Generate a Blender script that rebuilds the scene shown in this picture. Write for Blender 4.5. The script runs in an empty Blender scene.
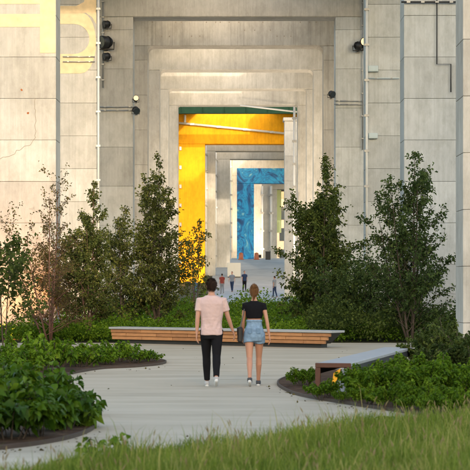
import bpy, bmesh, math, random
import numpy as np
from mathutils import Vector, Matrix

R = math.radians
rng = random.Random(7)
nrg = np.random.default_rng(11)
sc = bpy.context.scene
col = sc.collection

# ------------------------------------------------------------------ camera, sky, sun, exposure
EYE = 1.68          # eye height over the flat ground
FOC = 1750.0        # focal length in photo pixels (470 px frame)
HOR = 285.0         # photo row of the horizon
cam_d = bpy.data.cameras.new('camera')
cam = bpy.data.objects.new('camera', cam_d); col.objects.link(cam)
cam.location = (0, 0, EYE); cam.rotation_euler = (R(90), 0, 0)
cam_d.sensor_width = 36.0; cam_d.lens = 36.0 * FOC / 470.0
cam_d.shift_y = (HOR - 235.0) / 470.0
cam_d.clip_start = 0.5; cam_d.clip_end = 6000
cam_d.dof.use_dof = True; cam_d.dof.focus_distance = 52.0; cam_d.dof.aperture_fstop = 5.6
sc.camera = cam

SUN_EL, SUN_AZ = 10.0, 10.0      # low sun behind the camera, a little to its right
world = bpy.data.worlds.new('World'); sc.world = world; world.use_nodes = True
wn = world.node_tree.nodes; wl = world.node_tree.links
sky = wn.new('ShaderNodeTexSky'); sky.sky_type = 'NISHITA'; sky.sun_disc = False
sky.sun_elevation = R(SUN_EL); sky.sun_rotation = R(180 - SUN_AZ)
sky.air_density = 1.0; sky.dust_density = 2.5; sky.ozone_density = 0.62
bg = wn['Background']; bg.inputs['Strength'].default_value = 0.15
wl.new(sky.outputs['Color'], bg.inputs['Color'])

sun_d = bpy.data.lights.new('sun', 'SUN'); sun_d.energy = 0.58; sun_d.angle = R(0.6); sun_d.color = (1.0, 0.82, 0.62)
sun = bpy.data.objects.new('sun', sun_d); col.objects.link(sun)
to_sun = Vector((math.sin(R(SUN_AZ)) * math.cos(R(SUN_EL)), -math.cos(R(SUN_AZ)) * math.cos(R(SUN_EL)), math.sin(R(SUN_EL))))
sun.rotation_euler = to_sun.to_track_quat('Z', 'Y').to_euler()
sun.location = (20, -60, 40)

sc.view_settings.view_transform = 'Standard'; sc.view_settings.look = 'None'
sc.view_settings.exposure = 2.18; sc.view_settings.gamma = 1.0; sc.view_settings.use_curve_mapping = False
sc.render.engine = 'CYCLES'
sc.cycles.max_bounces = 8; sc.cycles.diffuse_bounces = 5; sc.cycles.transparent_max_bounces = 8
sc.cycles.use_denoising = True

# ------------------------------------------------------------------ helpers
def gz(y):
    """height of the ground at distance y"""
    a = [(-1e4, 0), (112, 0), (130, .30), (149, 1.05), (170, 2.5), (192, 4.35), (205, 4.8), (1e5, 4.8)]
    for (y0, z0), (y1, z1) in zip(a, a[1:]):
        if y <= y1: return z0 + (z1 - z0) * (y - y0) / (y1 - y0)
def P(x, y, d):
    """point at distance d that lies behind photo pixel (x, y)"""
    return Vector(((x - 235.0) * d / FOC, d, EYE + (HOR - y) * d / FOC))
def G(x, y):
    """point of the flat ground behind photo pixel (x, y)"""
    d = EYE * FOC / (y - HOR)
    return Vector(((x - 235.0) * d / FOC, d, 0))

def tag(o, label=None, cat=None, group=None, kind=None):
    if label: o['label'] = label
    if cat: o['category'] = cat
    if group: o['group'] = group
    if kind: o['kind'] = kind
    return o
def empty(name, loc=(0, 0, 0), rz=0, parent=None):
    o = bpy.data.objects.new(name, None); col.objects.link(o)
    o.location = loc; o.rotation_euler = (0, 0, rz); o.empty_display_size = .3
    if parent: o.parent = parent
    return o
def link(name, me, mat=None, parent=None, loc=None, rz=0.0):
    o = bpy.data.objects.new(name, me); col.objects.link(o)
    if mat is not None and len(me.materials) == 0: me.materials.append(mat)
    if parent: o.parent = parent
    if loc is not None: o.location = loc
    if rz: o.rotation_euler = (0, 0, rz)
    return o

class MB:
    def __init__(s): s.v = []; s.f = []
    def add(s, vs, fs):
        n = len(s.v); s.v += [tuple(v) for v in vs]; s.f += [tuple(i + n for i in f) for f in fs]; return s
    def box(s, x0, x1, y0, y1, z0, z1, bev=0.0):
        if bev <= 0:
            return s.add([(x0,y0,z0),(x1,y0,z0),(x1,y1,z0),(x0,y1,z0),(x0,y0,z1),(x1,y0,z1),(x1,y1,z1),(x0,y1,z1)],
                         [(3,2,1,0),(4,5,6,7),(0,1,5,4),(1,2,6,5),(2,3,7,6),(3,0,4,7)])
        bm = bmesh.new(); bmesh.ops.create_cube(bm, size=1)
        for v in bm.verts:
            v.co = Vector(((x0+x1)/2 + v.co.x*(x1-x0), (y0+y1)/2 + v.co.y*(y1-y0), (z0+z1)/2 + v.co.z*(z1-z0)))
        bmesh.ops.bevel(bm, geom=bm.edges[:], offset=bev, segments=1, affect='EDGES')
        bm.verts.index_update()
        s.add([v.co for v in bm.verts], [[v.index for v in f.verts] for f in bm.faces]); bm.free(); return s
    def prism(s, poly, axis, a, b):
        """poly: 2d points; extruded along axis ('x','y','z') from a to b"""
        n = len(poly)
        def mk(p, t):
            return {'x': (t, p[0], p[1]), 'y': (p[0], t, p[1]), 'z': (p[0], p[1], t)}[axis]
        vs = [mk(p, a) for p in poly] + [mk(p, b) for p in poly]
        fs = [tuple(range(n)), tuple(range(2*n-1, n-1, -1))] + [(i, i+n, (i+1) % n + n, (i+1) % n) for i in range(n)]
        return s.add(vs, fs)
    def tube(s, pts, rad, n=6, caps=True, round_caps=False):
        pts = [Vector(p) for p in pts]
        rad = [rad]*len(pts) if isinstance(rad, (int, float)) else list(rad)
        if round_caps:
            t0 = (pts[0]-pts[1]).normalized(); t1 = (pts[-1]-pts[-2]).normalized()
            a, b = rad[0], rad[-1]
            pts = [pts[0]+t0*a*.94, pts[0]+t0*a*.7] + pts + [pts[-1]+t1*b*.7, pts[-1]+t1*b*.94]
            rad = [a*.34, a*.71] + rad + [b*.71, b*.34]
        vs = []; prev = None
        for i, p in enumerate(pts):
            t = (pts[min(i+1, len(pts)-1)] - pts[max(i-1, 0)])
            if t.length < 1e-9: t = Vector((0, 0, 1))
            t.normalize()
            u = Vector((1, 0, 0)) if prev is None else prev
            if abs(u.dot(t)) > .95: u = Vector((0, 1, 0))
            u = (u - t*u.dot(t)).normalized(); w = t.cross(u); prev = u
            for k in range(n):
                an = 2*math.pi*k/n
                vs.append(p + (u*math.cos(an) + w*math.sin(an))*rad[i])
        fs = []
        m = len(pts)
        for i in range(m-1):
            for k in range(n):
                fs.append((i*n+k, i*n+(k+1) % n, (i+1)*n+(k+1) % n, (i+1)*n+k))
        if caps: fs += [tuple(range(n-1, -1, -1)), tuple(range((m-1)*n, m*n))]
        return s.add(vs, fs)
    def loft(s, rings, n=20):
        """rings: (cx, cy, z, rx, ry)"""
        vs = []
        for cx, cy, z, rx, ry in rings:
            for k in range(n):
                a = 2*math.pi*k/n; c, q = math.cos(a), math.sin(a)
                e = 0.85
                vs.append((cx + rx*math.copysign(abs(c)**e, c), cy + ry*math.copysign(abs(q)**e, q), z))
        m = len(rings); fs = []
        for i in range(m-1):
            for k in range(n):
                fs.append((i*n+k, i*n+(k+1) % n, (i+1)*n+(k+1) % n, (i+1)*n+k))
        fs += [tuple(range(n-1, -1, -1)), tuple(range((m-1)*n, m*n))]
        return s.add(vs, fs)
    def ball(s, c, r, n=14, m=9):
        rx, ry, rz = (r, r, r) if isinstance(r, (int, float)) else r
        rings = []
        for i in range(m):
            a = -math.pi/2*.97 + math.pi*.97*i/(m-1)
            rings.append((c[0], c[1], c[2] + rz*math.sin(a), rx*math.cos(a), ry*math.cos(a)))
        vs = []
        for cx, cy, z, ax, ay in rings:
            for k in range(n):
                t = 2*math.pi*k/n; vs.append((cx + ax*math.cos(t), cy + ay*math.sin(t), z))
        fs = []
        for i in range(m-1):
            for k in range(n): fs.append((i*n+k, i*n+(k+1) % n, (i+1)*n+(k+1) % n, (i+1)*n+k))
        fs += [tuple(range(n-1, -1, -1)), tuple(range((m-1)*n, m*n))]
        return s.add(vs, fs)
    def mesh(s, name, smooth=False):
        me = bpy.data.meshes.new(name); me.from_pydata(s.v, [], s.f); me.update()
        if smooth: me.polygons.foreach_set('use_smooth', [True]*len(me.polygons))
        return me
    def build(s, name, mat, parent=None, loc=None, rz=0.0, smooth=False):
        return link(name, s.mesh(name, smooth), mat, parent, loc, rz)

def np_mesh(name, V, F, tint=None, smooth=False):
    """V (n,3) float, F (m,k) int with k fixed, tint per vertex"""
    me = bpy.data.meshes.new(name)
    m, k = F.shape
    me.vertices.add(len(V)); me.vertices.foreach_set('co', V.astype(np.float32).ravel())
    me.loops.add(m*k); me.loops.foreach_set('vertex_index', F.astype(np.int32).ravel())
    me.polygons.add(m); me.polygons.foreach_set('loop_start', np.arange(0, m*k, k, dtype=np.int32))
    if tint is not None:
        at = me.attributes.new('tint', 'FLOAT', 'POINT'); at.data.foreach_set('value', tint.astype(np.float32))
    me.update(calc_edges=True)
    if smooth: me.polygons.foreach_set('use_smooth', np.ones(m, dtype=bool))
    me.validate()
    return me

# ------------------------------------------------------------------ materials
def new_mat(name):
    m = bpy.data.materials.new(name); m.use_nodes = True
    nt = m.node_tree; return m, nt, nt.nodes, nt.links, nt.nodes['Principled BSDF']
def simple(name, rgb, rough=.6, metal=0.0, var=.12, scale=6.0, bump=.0, bscale=60):
    m, nt, N, L, b = new_mat(name)
    geo = N.new('ShaderNodeNewGeometry')
    no = N.new('ShaderNodeTexNoise'); no.inputs['Scale'].default_value = scale; no.inputs['Detail'].default_value = 6
    L.new(geo.outputs['Position'], no.inputs['Vector'])
    mx = N.new('ShaderNodeMix'); mx.data_type = 'RGBA'
    mx.inputs['A'].default_value = (*[c*(1-var) for c in rgb], 1); mx.inputs['B'].default_value = (*[min(1, c*(1+var)) for c in rgb], 1)
    L.new(no.outputs['Fac'], mx.inputs['Factor']); L.new(mx.outputs['Result'], b.inputs['Base Color'])
    b.inputs['Roughness'].default_value = rough; b.inputs['Metallic'].default_value = metal
    if bump > 0:
        n2 = N.new('ShaderNodeTexNoise'); n2.inputs['Scale'].default_value = bscale; n2.inputs['Detail'].default_value = 4
        L.new(geo.outputs['Position'], n2.inputs['Vector'])
        bp = N.new('ShaderNodeBump'); bp.inputs['Strength'].default_value = bump; bp.inputs['Distance'].default_value = .02
        L.new(n2.outputs['Fac'], bp.inputs['Height']); L.new(bp.outputs['Normal'], b.inputs['Normal'])
    return m
def emit(name, rgb, s):
    m, nt, N, L, b = new_mat(name)
    b.inputs['Base Color'].default_value = (*rgb, 1); b.inputs['Emission Color'].default_value = (*rgb, 1); b.inputs['Emission Strength'].default_value = s
    return m
def concrete(name, c_dark, c_light, streak=.5, bloom=(.56, .55, .51), grime=(.16, .155, .14)):
    """board-formed concrete: mottling, vertical streaks, horizontal lift tone, form-tie holes"""
    m, nt, N, L, b = new_mat(name)
    geo = N.new('ShaderNodeNewGeometry')
    def noise(sx, sy, sz, detail=6, rough=.6, off=0.0):
        mp = N.new('ShaderNodeMapping'); mp.inputs['Scale'].default_value = (sx, sy, sz); mp.inputs['Location'].default_value = (off, off, off)
        L.new(geo.outputs['Position'], mp.inputs['Vector'])
        n = N.new('ShaderNodeTexNoise'); n.inputs['Scale'].default_value = 1; n.inputs['Detail'].default_value = detail; n.inputs['Roughness'].default_value = rough
        L.new(mp.outputs['Vector'], n.inputs['Vector']); return n.outputs['Fac']
    def ramp(x, a, bb):
        r = N.new('ShaderNodeMapRange'); r.inputs['From Min'].default_value = a; r.inputs['From Max'].default_value = bb; L.new(x, r.inputs['Value']); return r.outputs['Result']
    def mix(f, a, bb, typ='MIX'):
        x = N.new('ShaderNodeMix'); x.data_type = 'RGBA'; x.blend_type = typ
        for s_, v in (('Factor', f), ('A', a), ('B', bb)):
            if isinstance(v, (int, float)): x.inputs[s_].default_value = v
            elif isinstance(v, tuple): x.inputs[s_].default_value = (*v, 1)
            else: L.new(v, x.inputs[s_])
        return x.outputs['Result']
    base = mix(ramp(noise(.45, .45, .3), .3, .72), c_dark, c_light)
    oi = N.new('ShaderNodeObjectInfo'); tone = N.new('ShaderNodeMapRange'); tone.inputs['To Min'].default_value = .86; tone.inputs['To Max'].default_value = 1.06
    L.new(oi.outputs['Random'], tone.inputs['Value'])
    cx = N.new('ShaderNodeCombineColor')
    for q in range(3): L.new(tone.outputs['Result'], cx.inputs[q])
    base = mix(1.0, base, cx.outputs['Color'], 'MULTIPLY')
    brd = mix(ramp(noise(11, 11, .16, 3, .6, 21), .35, .68), (.80, .79, .77), (1, 1, 1))
    base = mix(.5, base, brd, 'MULTIPLY')
    blot = mix(ramp(noise(1.7, 1.7, 1.1, 9, .75, 31), .36, .56), (.70, .69, .66), (1, 1, 1))
    base = mix(.55, base, blot, 'MULTIPLY')
    fine = mix(ramp(noise(7, 7, 2.2, 8, .7), .3, .75), (.74, .74, .73), (1, 1, 1))
    base = mix(.65, base, fine, 'MULTIPLY')
    # thin vertical board lines / run-off streaks
    st = ramp(noise(5.5, 5.5, .10, 5, .65, 3), .52, .74)
    base = mix(mix(.0, st, st), base, mix(.0, base, base)) if False else base
    dk = mix(.78, base, grime, 'MIX')
    mm = N.new('ShaderNodeMath'); mm.operation = 'MULTIPLY'; L.new(st, mm.inputs[0]); mm.inputs[1].default_value = streak*.5
    base = mix(mm.outputs[0], base, dk)
    # pale lime bloom patches
    bl = ramp(noise(.9, .9, .55, 7, .7, 9), .60, .80)
    m2 = N.new('ShaderNodeMath'); m2.operation = 'MULTIPLY'; L.new(bl, m2.inputs[0]); m2.inputs[1].default_value = .35
    base = mix(m2.outputs[0], base, bloom)
    L.new(base, b.inputs['Base Color'])
    b.inputs['Roughness'].default_value = .85; b.inputs['Specular IOR Level'].default_value = .25
    bp = N.new('ShaderNodeBump'); bp.inputs['Strength'].default_value = .35; bp.inputs['Distance'].default_value = .03
    L.new(noise(9, 9, 3.0, 6, .7, 5), bp.inputs['Height']); L.new(bp.outputs['Normal'], b.inputs['Normal'])
    return m
def leafmat(name, c0, c1, c2, trans=.34, rough=.6):
    m, nt, N, L, b = new_mat(name)
    at = N.new('ShaderNodeAttribute'); at.attribute_name = 'tint'
    cr = N.new('ShaderNodeValToRGB'); e = cr.color_ramp.elements
    e[0].color = (*c0, 1); e[1].color = (*c2, 1); k = e.new(.55); k.color = (*c1, 1)
    L.new(at.outputs['Fac'], cr.inputs['Fac'])
    L.new(cr.outputs['Color'], b.inputs['Base Color']); b.inputs['Roughness'].default_value = rough
    b.inputs['Specular IOR Level'].default_value = .14
    tr = N.new('ShaderNodeBsdfTranslucent'); L.new(cr.outputs['Color'], tr.inputs['Color'])
    mx = N.new('ShaderNodeMixShader'); mx.inputs['Fac'].default_value = trans
    out = N['Material Output']
    L.new(b.outputs['BSDF'], mx.inputs[1]); L.new(tr.outputs['BSDF'], mx.inputs[2]); L.new(mx.outputs['Shader'], out.inputs['Surface'])
    return m

M = {}
M['conc'] = concrete('concrete', (.50, .49, .465), (.65, .64, .61))
M['conc2'] = concrete('concrete_stained', (.42, .405, .375), (.58, .56, .52), 1.2)
M['conc_shade'] = concrete('concrete_shade_blue', (.485, .515, .53), (.635, .665, .68), .4)  # bluish shade of the right-hand piers put into the colour
M['yellow'] = simple('yellow_paint', (.82, .385, .010), .55, var=.10, scale=1.2)
M['yellow_wall'] = concrete('yellow_painted_concrete', (.80, .36, .008), (.95, .47, .012), .7, (.92, .55, .06), (.42, .17, .01))
M['lettering'] = simple('faded_yellow_paint', (.70, .55, .34), .8, var=.35, scale=3.0)
M['green_steel'] = simple('green_steel', (.012, .034, .025), .5, var=.3, scale=3)
M['green_steel'].node_tree.nodes['Principled BSDF'].inputs['Specular IOR Level'].default_value = .05; M['green_steel'].node_tree.nodes['Principled BSDF'].inputs['Roughness'].default_value = .9
M['pipe'] = simple('pale_conduit', (.62, .62, .60), .4, var=.1)
M['galv'] = simple('galvanised_steel', (.34, .35, .36), .45, .6, var=.2)
M['black'] = simple('black_metal', (.018, .018, .02), .45, var=.2)
M['boxblue'] = simple('pale_blue_box', (.45, .55, .60), .5, var=.08)
M['rust'] = simple('rust', (.30, .10, .03), .9, var=.4, scale=20)
M['crack'] = simple('crack', (.27, .24, .20), .95)
M['wood'] = simple('cedar', (.42, .205, .085), .6, var=.30, scale=5, bump=.2)
M['wood2'] = simple('cedar_dark', (.34, .16, .065), .6, var=.35, scale=6, bump=.2)
M['endwood'] = simple('rust_brown_steel', (.10, .04, .022), .7, var=.35, scale=9)
M['slab'] = simple('grey_slab', (.33, .345, .36), .5, var=.10, scale=4, bump=.1)
M['slabdark'] = simple('dark_steel', (.025, .026, .028), .6, var=.2)
M['edge'] = simple('edging_steel', (.055, .035, .025), .7, var=.4, scale=8)
M['white'] = simple('white_paint', (.66, .66, .65), .5, var=.05)
M['orange'] = simple('orange_plastic', (.40, .12, .05), .5)
M['bark'] = simple('bark', (.075, .055, .04), .9, var=.5, scale=20, bump=.5)
M['bark_red'] = simple('bark_reddish', (.13, .065, .045), .9, var=.4, scale=20)
M['skin'] = simple('skin', (.47, .245, .165), .5, var=.08, scale=12)
M['skin2'] = simple('skin_tan', (.45, .22, .135), .5, var=.08, scale=12)
M['cabinet'] = simple('pale_grey_paint', (.36, .40, .44), .6, var=.06)
M['lamp_on'] = emit('lamp_glow', (1.0, .70, .36), .22)
M['flood_on'] = emit('flood_glow', (1.0, .62, .28), 3)
M['glass'] = simple('dark_glass', (.03, .04, .05), .1)
M['brick'] = simple('buff_facade', (.36, .30, .24), .8, var=.2, scale=2)

def mural():
    m, nt, N, L, b = new_mat('blue_mural')
    geo = N.new('ShaderNodeNewGeometry')
    mp = N.new('ShaderNodeMapping'); mp.inputs['Scale'].default_value = (.55, .55, .55); L.new(geo.outputs['Position'], mp.inputs['Vector'])
    n1 = N.new('ShaderNodeTexNoise'); n1.inputs['Scale'].default_value = .9; n1.inputs['Detail'].default_value = 3; n1.inputs['Distortion'].default_value = 3.2
    L.new(mp.outputs['Vector'], n1.inputs['Vector'])
    cr = N.new('ShaderNodeValToRGB'); cr.color_ramp.interpolation = 'EASE'; e = cr.color_ramp.elements
    e[0].position = .30; e[0].color = (.006, .07, .20, 1); e[1].position = .74; e[1].color = (.25, .52, .62, 1)
    for p, c in ((.44, (.008, .16, .42, 1)), (.52, (.015, .33, .66, 1)), (.60, (.01, .20, .48, 1)), (.66, (.05, .36, .60, 1))):
        k = e.new(p); k.color = c
    L.new(n1.outputs['Fac'], cr.inputs['Fac']); L.new(cr.outputs['Color'], b.inputs['Base Color']); b.inputs['Roughness'].default_value = .6
    return m
M['mural'] = mural()

def ground_mat(name, stops, scale, stretch=(1, 1, 1), rough=.9, bump=.4, fine=40):
    m, nt, N, L, b = new_mat(name)
    geo = N.new('ShaderNodeNewGeometry')
    mp = N.new('ShaderNodeMapping'); mp.inputs['Scale'].default_value = stretch; L.new(geo.outputs['Position'], mp.inputs['Vector'])
    n1 = N.new('ShaderNodeTexNoise'); n1.inputs['Scale'].default_value = scale; n1.inputs['Detail'].default_value = 9; n1.inputs['Roughness'].default_value = .65
    L.new(mp.outputs['Vector'], n1.inputs['Vector'])
    cr = N.new('ShaderNodeValToRGB'); e = cr.color_ramp.elements
    e[0].position = .3; e[0].color = (*stops[0], 1); e[1].position = .72; e[1].color = (*stops[-1], 1)
    for i, c in enumerate(stops[1:-1]): k = e.new(.3 + .42*(i+1)/(len(stops)-1)); k.color = (*c, 1)
    L.new(n1.outputs['Fac'], cr.inputs['Fac']); L.new(cr.outputs['Color'], b.inputs['Base Color']); b.inputs['Roughness'].default_value = rough
    b.inputs['Specular IOR Level'].default_value = .2
    n2 = N.new('ShaderNodeTexNoise'); n2.inputs['Scale'].default_value = fine; n2.inputs['Detail'].default_value = 5; L.new(mp.outputs['Vector'], n2.inputs['Vector'])
    bp = N.new('ShaderNodeBump'); bp.inputs['Strength'].default_value = bump; bp.inputs['Distance'].default_value = .03
    L.new(n2.outputs['Fac'], bp.inputs['Height']); L.new(bp.outputs['Normal'], b.inputs['Normal'])
    return m
M['soil'] = ground_mat('mulch', [(.022, .013, .008), (.075, .042, .025), (.15, .085, .05)], 5, fine=60, bump=.9)
M['earth'] = ground_mat('earth', [(.03, .035, .015), (.06, .06, .03), (.10, .085, .05)], 1.2)
M['path'] = ground_mat('broom_finished_concrete', [(.345, .295, .22), (.435, .378, .29), (.505, .445, .35)], 1.0, (.30, 1.35, 1), .8, .25, 30)
M['plaza'] = ground_mat('grey_paving', [(.31, .315, .31), (.39, .395, .385), (.45, .45, .44)], .5, (1, 1, 1), .85, .2, 10)
M['turf'] = ground_mat('turf', [(.02, .025, .008), (.05, .06, .02), (.08, .075, .03)], 6)

# ------------------------------------------------------------------ the ground
xs = [-2500, -400, -120, -60, -40, -25, -15, -8, -4, 0, 4, 8, 15, 25, 40, 60, 120, 400, 2500]
ys = [-2500, -400, -100, 0, 30, 60, 90, 105, 112, 118, 124, 130, 136, 143, 149, 156, 163, 170, 177, 184, 192, 198, 205, 230, 300, 420, 800, 3000]
V = [(x, y, gz(y)) for y in ys for x in xs]; n = len(xs)
F = [(j*n+i, j*n+i+1, (j+1)*n+i+1, (j+1)*n+i) for j in range(len(ys)-1) for i in range(n-1)]
tag(MB().add(V, F).build('ground', M['earth'], smooth=True), 'dark earth ground under the elevated road', kind='structure')

def sheet(name, poly, z, mat, label, zf=None):
    bm = bmesh.new()
    f = bm.faces.new([bm.verts.new((p[0], p[1], z)) for p in poly])
    if f.normal.z < 0 or True: f.normal_update()
    if f.normal.z < 0: f.normal_flip()
    me = bpy.data.meshes.new(name); bm.to_mesh(me); bm.free()
    return tag(link(name, me, mat), label, kind='structure')
def smooth_closed(pts, k=8):
    out = []; n = len(pts)
    for i in range(n):
        p0, p1, p2, p3 = (np.array(pts[(i+j-1) % n][:2], float) for j in range(4))
        for s in range(k):
            t = s/k
            out.append(tuple(.5*((2*p1) + (-p0+p2)*t + (2*p0-5*p1+4*p2-p3)*t*t + (-p0+3*p1-3*p2+p3)*t**3)))
    return out

# pale path: one broad sheet; beds and lawn lie on top of it
sheet('path', [(-30, 13), (30, 13), (30, 50.5), (6, 50.5), (-6, 50.5), (-30, 50.5)], .010, M['path'], 'pale brushed concrete path winding between the planting beds')
# grey paved slope rising under the far bents; flat start added for bounce light
pv = [74, 112, 118, 124, 130, 136, 143, 149, 156, 163, 170, 177, 184, 192, 198, 205, 260]
V = []; F = []
for i, y in enumerate(pv):
    x0 = -2.2 if y > 140 else (-1.0 if y > 115 else -9)
    V += [(x0, y, gz(y)+.02), (9, y, gz(y)+.02)]
    if i: F.append((2*i-2, 2*i-1, 2*i+1, 2*i))
tag(MB().add(V, F).build('paved_slope', M['plaza'], smooth=True), 'grey paved slope rising under the far bents', kind='structure')

def bed(name, pix, label):
    pts = smooth_closed([G(*p) for p in pix], 8)
    bm = bmesh.new()
    top = [bm.verts.new((x, y, .045)) for x, y in pts]
    f = bm.faces.new(top); f.normal_update()
    if f.normal.z < 0: f.normal_flip()
    me = bpy.data.meshes.new(name); bm.to_mesh(me); bm.free()
    o = tag(link(name, me, M['soil']), label, kind='structure')
    e = MB(); n = len(pts)
    c = np.mean(np.array(pts), 0)
    for i in range(n):
        a = np.array(pts[i]); b2 = np.array(pts[(i+1) % n]); t = b2-a; nn = np.array((t[1], -t[0])); nn /= (np.linalg.norm(nn)+1e-9)
        e.v += [(a[0], a[1], 0.0), (a[0], a[1], .055), (a[0]-nn[0]*.025*SGN(pts), a[1]-nn[1]*.025*SGN(pts), .055), (a[0]-nn[0]*.03*SGN(pts), a[1]-nn[1]*.03*SGN(pts), 0.0)]
    for i in range(n):
        j = (i+1) % n
        for k in range(3): e.f.append((4*i+k, 4*j+k, 4*j+k+1, 4*i+k+1))
    e.build('edging', M['edge'], o)
    return o, pts
def SGN(pts):
    a = np.array(pts); x, y = a[:, 0], a[:, 1]
    return 1.0 if np.sum(x*np.roll(y, -1) - np.roll(x, -1)*y) > 0 else -1.0

bed('planting_bed', [(-60, 458), (0, 451), (40, 446), (74, 439), (93, 431), (95, 424), (80, 416), (50, 410), (0, 406), (-60, 404)], 'dark mulch bed with curved edge in the left foreground')
bed('planting_bed', [(-40, 398), (0, 392), (32, 385), (62, 377), (100, 370), (135, 368), (160, 365.5), (166, 362.5), (150, 360), (110, 358.5), (50, 359), (-40, 361)], 'long narrow mulch island in the path on the left')
bed('planting_bed', [(277, 385), (284, 391), (302, 397.5), (345, 405), (415, 415.5), (520, 428), (560, 395), (520, 372), (450, 368), (400, 369), (360, 371), (325, 373), (300, 376), (283, 380)], 'mulch bed with rounded tip on the right of the path')

lawn_edge = [(-120, 494), (-40, 487), (20, 479), (60, 470), (110, 460), (160, 454), (220, 450), (270, 444), (310, 437), (350, 430), (400, 424), (470, 418), (560, 412)]
lawn_pts = [G(*p) for p in lawn_edge]
lawn_poly = [(p.x, p.y) for p in lawn_pts] + [(14, 11), (-9, 11)]
sheet('lawn', lawn_poly, .03, M['turf'], 'rough turf soil in the foreground under long grass')

# ------------------------------------------------------------------ concrete bents
_pan = {}
def panel_mesh(w, t, h, mat):
    k = (round(w, 3), round(t, 3), round(h, 3), mat.name)
    if k not in _pan:
        me = MB().box(-w/2, w/2, -t/2, t/2, 0, h, .009).mesh('panel'); me.materials.append(mat); _pan[k] = me
    return _pan[k]
def column(root, x0, x1, d, t, z0, z1, mat, lifts=None, name='column'):
    """a pier leg; lifts = (z of one joint, spacing): poured in lifts with open recessed joints"""
    if lifts is None:
        return MB().box(x0, x1, d, d+t, z0, z1, .03).build(name, mat, root)
    c = MB().box(x0+.04, x1-.04, d+.04, d+t-.04, z0, z1-.01).build(name, M['conc2'], root)
    zj, s = lifts
    k = math.ceil((z0 - zj)/s)
    edges = [z0] + [zj + s*i for i in range(k, k+40) if z0+.2 < zj+s*i < z1-.2] + [z1]
    for a, b in zip(edges, edges[1:]):
        o = link('panel', panel_mesh(x1-x0, t, b-a-.009, mat), None, c, ((x0+x1)/2, d+t/2 + rng.uniform(-.006, .006), a+.0045))
    return c
def fillet(x, z, r, sx):
    """concave corner piece between a column (at side sx) and the soffit"""
    pts = [(x, z)]
    for i in range(9):
        a = math.pi/2*i/8
        pts.append((x - sx*(r - r*math.sin(a)), z - (r - r*math.cos(a))) )
    # from soffit point to column point
    return [(x, z)] + [(x - sx*r*(1-math.sin(a)), z - r*(1-math.cos(a))) for a in [math.pi/2*i/8 for i in range(9)]]
def bent(label, d, xl, xr, soff, t=1.35, wl=3.6, wr=3.6, mat='conc', lifts=None, fil=0.0, beam_h=2.5, zb=None, beam_mat=None, name='concrete_bent', rz=0.0):
    root = empty(name, (0, 0, 0)); tag(root, label, 'bent', 'portal bents carrying the elevated road')
    X0, X1 = (xl-235)*d/FOC, (xr-235)*d/FOC
    zb = (gz(d)-.6) if zb is None else zb
    m = M[mat]
    column(root, X0-wl, X0, d, t, zb, soff-.004, m, lifts)
    column(root, X1, X1+wr, d, t, zb, soff-.004, M['conc_shade'] if (mat == 'conc' and lifts) else m, lifts)
    MB().box(X0-wl-.01, X1+wr+.01, d-.012, d+t+.012, soff, soff+beam_h, .04).build('beam', M[beam_mat or mat], root)
    if fil > 0:
        for X, sx in ((X0, -1), (X1, 1)):
            pts = [(X+sx*.004, soff+.003)]
            for i in range(9):
                a = math.pi/2*i/8
                pts.append((X - sx*fil*(1-math.sin(a)), soff - fil*(1-math.cos(a)) + .003))
            MB().prism(pts, 'y', d+.02, d+t-.02).build('haunch', m, root)
    return root, X0, X1

Z = lambda y, d: EYE + (HOR-y)*d/FOC
LZ = (Z(57, 56), 1.328)
bA0 = bent('nearest concrete bent whose pier stands at the right edge of the photo', 41, -30, 463, 17.8, wl=3.0, wr=3.2, lifts=(Z(96, 41), 1.33), mat='conc2')
bA = bent('concrete bent whose left pier has yellow painted strokes and a long crack', 56, 56, 404, 16.8, lifts=LZ)
bB = bent('concrete bent whose left pier shows a rounded yellow painted letter', 70, 97, 366, 15.8, lifts=(Z(103, 70), 1.315))
bC = bent('concrete bent with the largest square opening, carrying spotlights on its left pier', 85, 133, 335.5, 14.7, lifts=(Z(108, 85), 1.9), mat='conc', beam_mat='conc')
bD = bent('stained dark concrete bent just inside the largest opening', 95.4, 147.5, 323.5, 14.72, fil=.35, mat='conc2', lifts=(Z(95, 95.4), 1.9))
bE = bent('pale bent with rounded corners, second inside the largest opening', 105.8, 159.5, 313.5, 14.68, fil=.3)
bF = bent('pale bent with rounded corners, third inside the largest opening', 116.2, 168.5, 306.5, 14.69, fil=.22)
bG = bent('pale bent directly in front of the yellow bent', 126.6, 178, 297.5, 14.7, fil=.12)
bY = bent('bright yellow painted concrete bent deep in the tunnel', 161, 205, 300, 14.65, wl=3.6, wr=3, mat='yellow_wall', beam_h=2.85)
bI = bent('concrete bent just behind the yellow bent', 171, 215.5, 300, 14.75)
bJ = bent('concrete bent between the yellow bent and the blue bent', 182, 230, 300, 14.75)
bK = bent('blue mural painted concrete bent at the top of the slope', 200, 254, 300, Z(183.5, 200), wl=1.95, wr=3, mat='mural', beam_h=1.75)
bL = bent('concrete bent seen through the blue bent, nearest of three', 212, 262, 306, 14.9)
bM_ = bent('concrete bent seen through the blue bent, middle of three', 226, 270.5, 306, 14.9)
bN = bent('concrete bent seen through the blue bent, farthest of three', 242, 277, 310, 14.9)

# lone pier behind the pale bent on the right
pr = tag(empty('concrete_pier', (0, 0, 0)), 'free standing grey pier cutting off the right end of the yellow beam', 'pier')
X0 = (284.5-235)*140/FOC
column(pr, X0, X0+2.3, 140, 1.3, gz(140)-.6, Z(121, 140), M['conc'], (6, 2.0))
MB().box(X0-.10, X0+2.4, 139.9, 141.4, Z(121, 140), Z(117.5, 140), .03).build('cap', M['conc'], pr)

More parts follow.
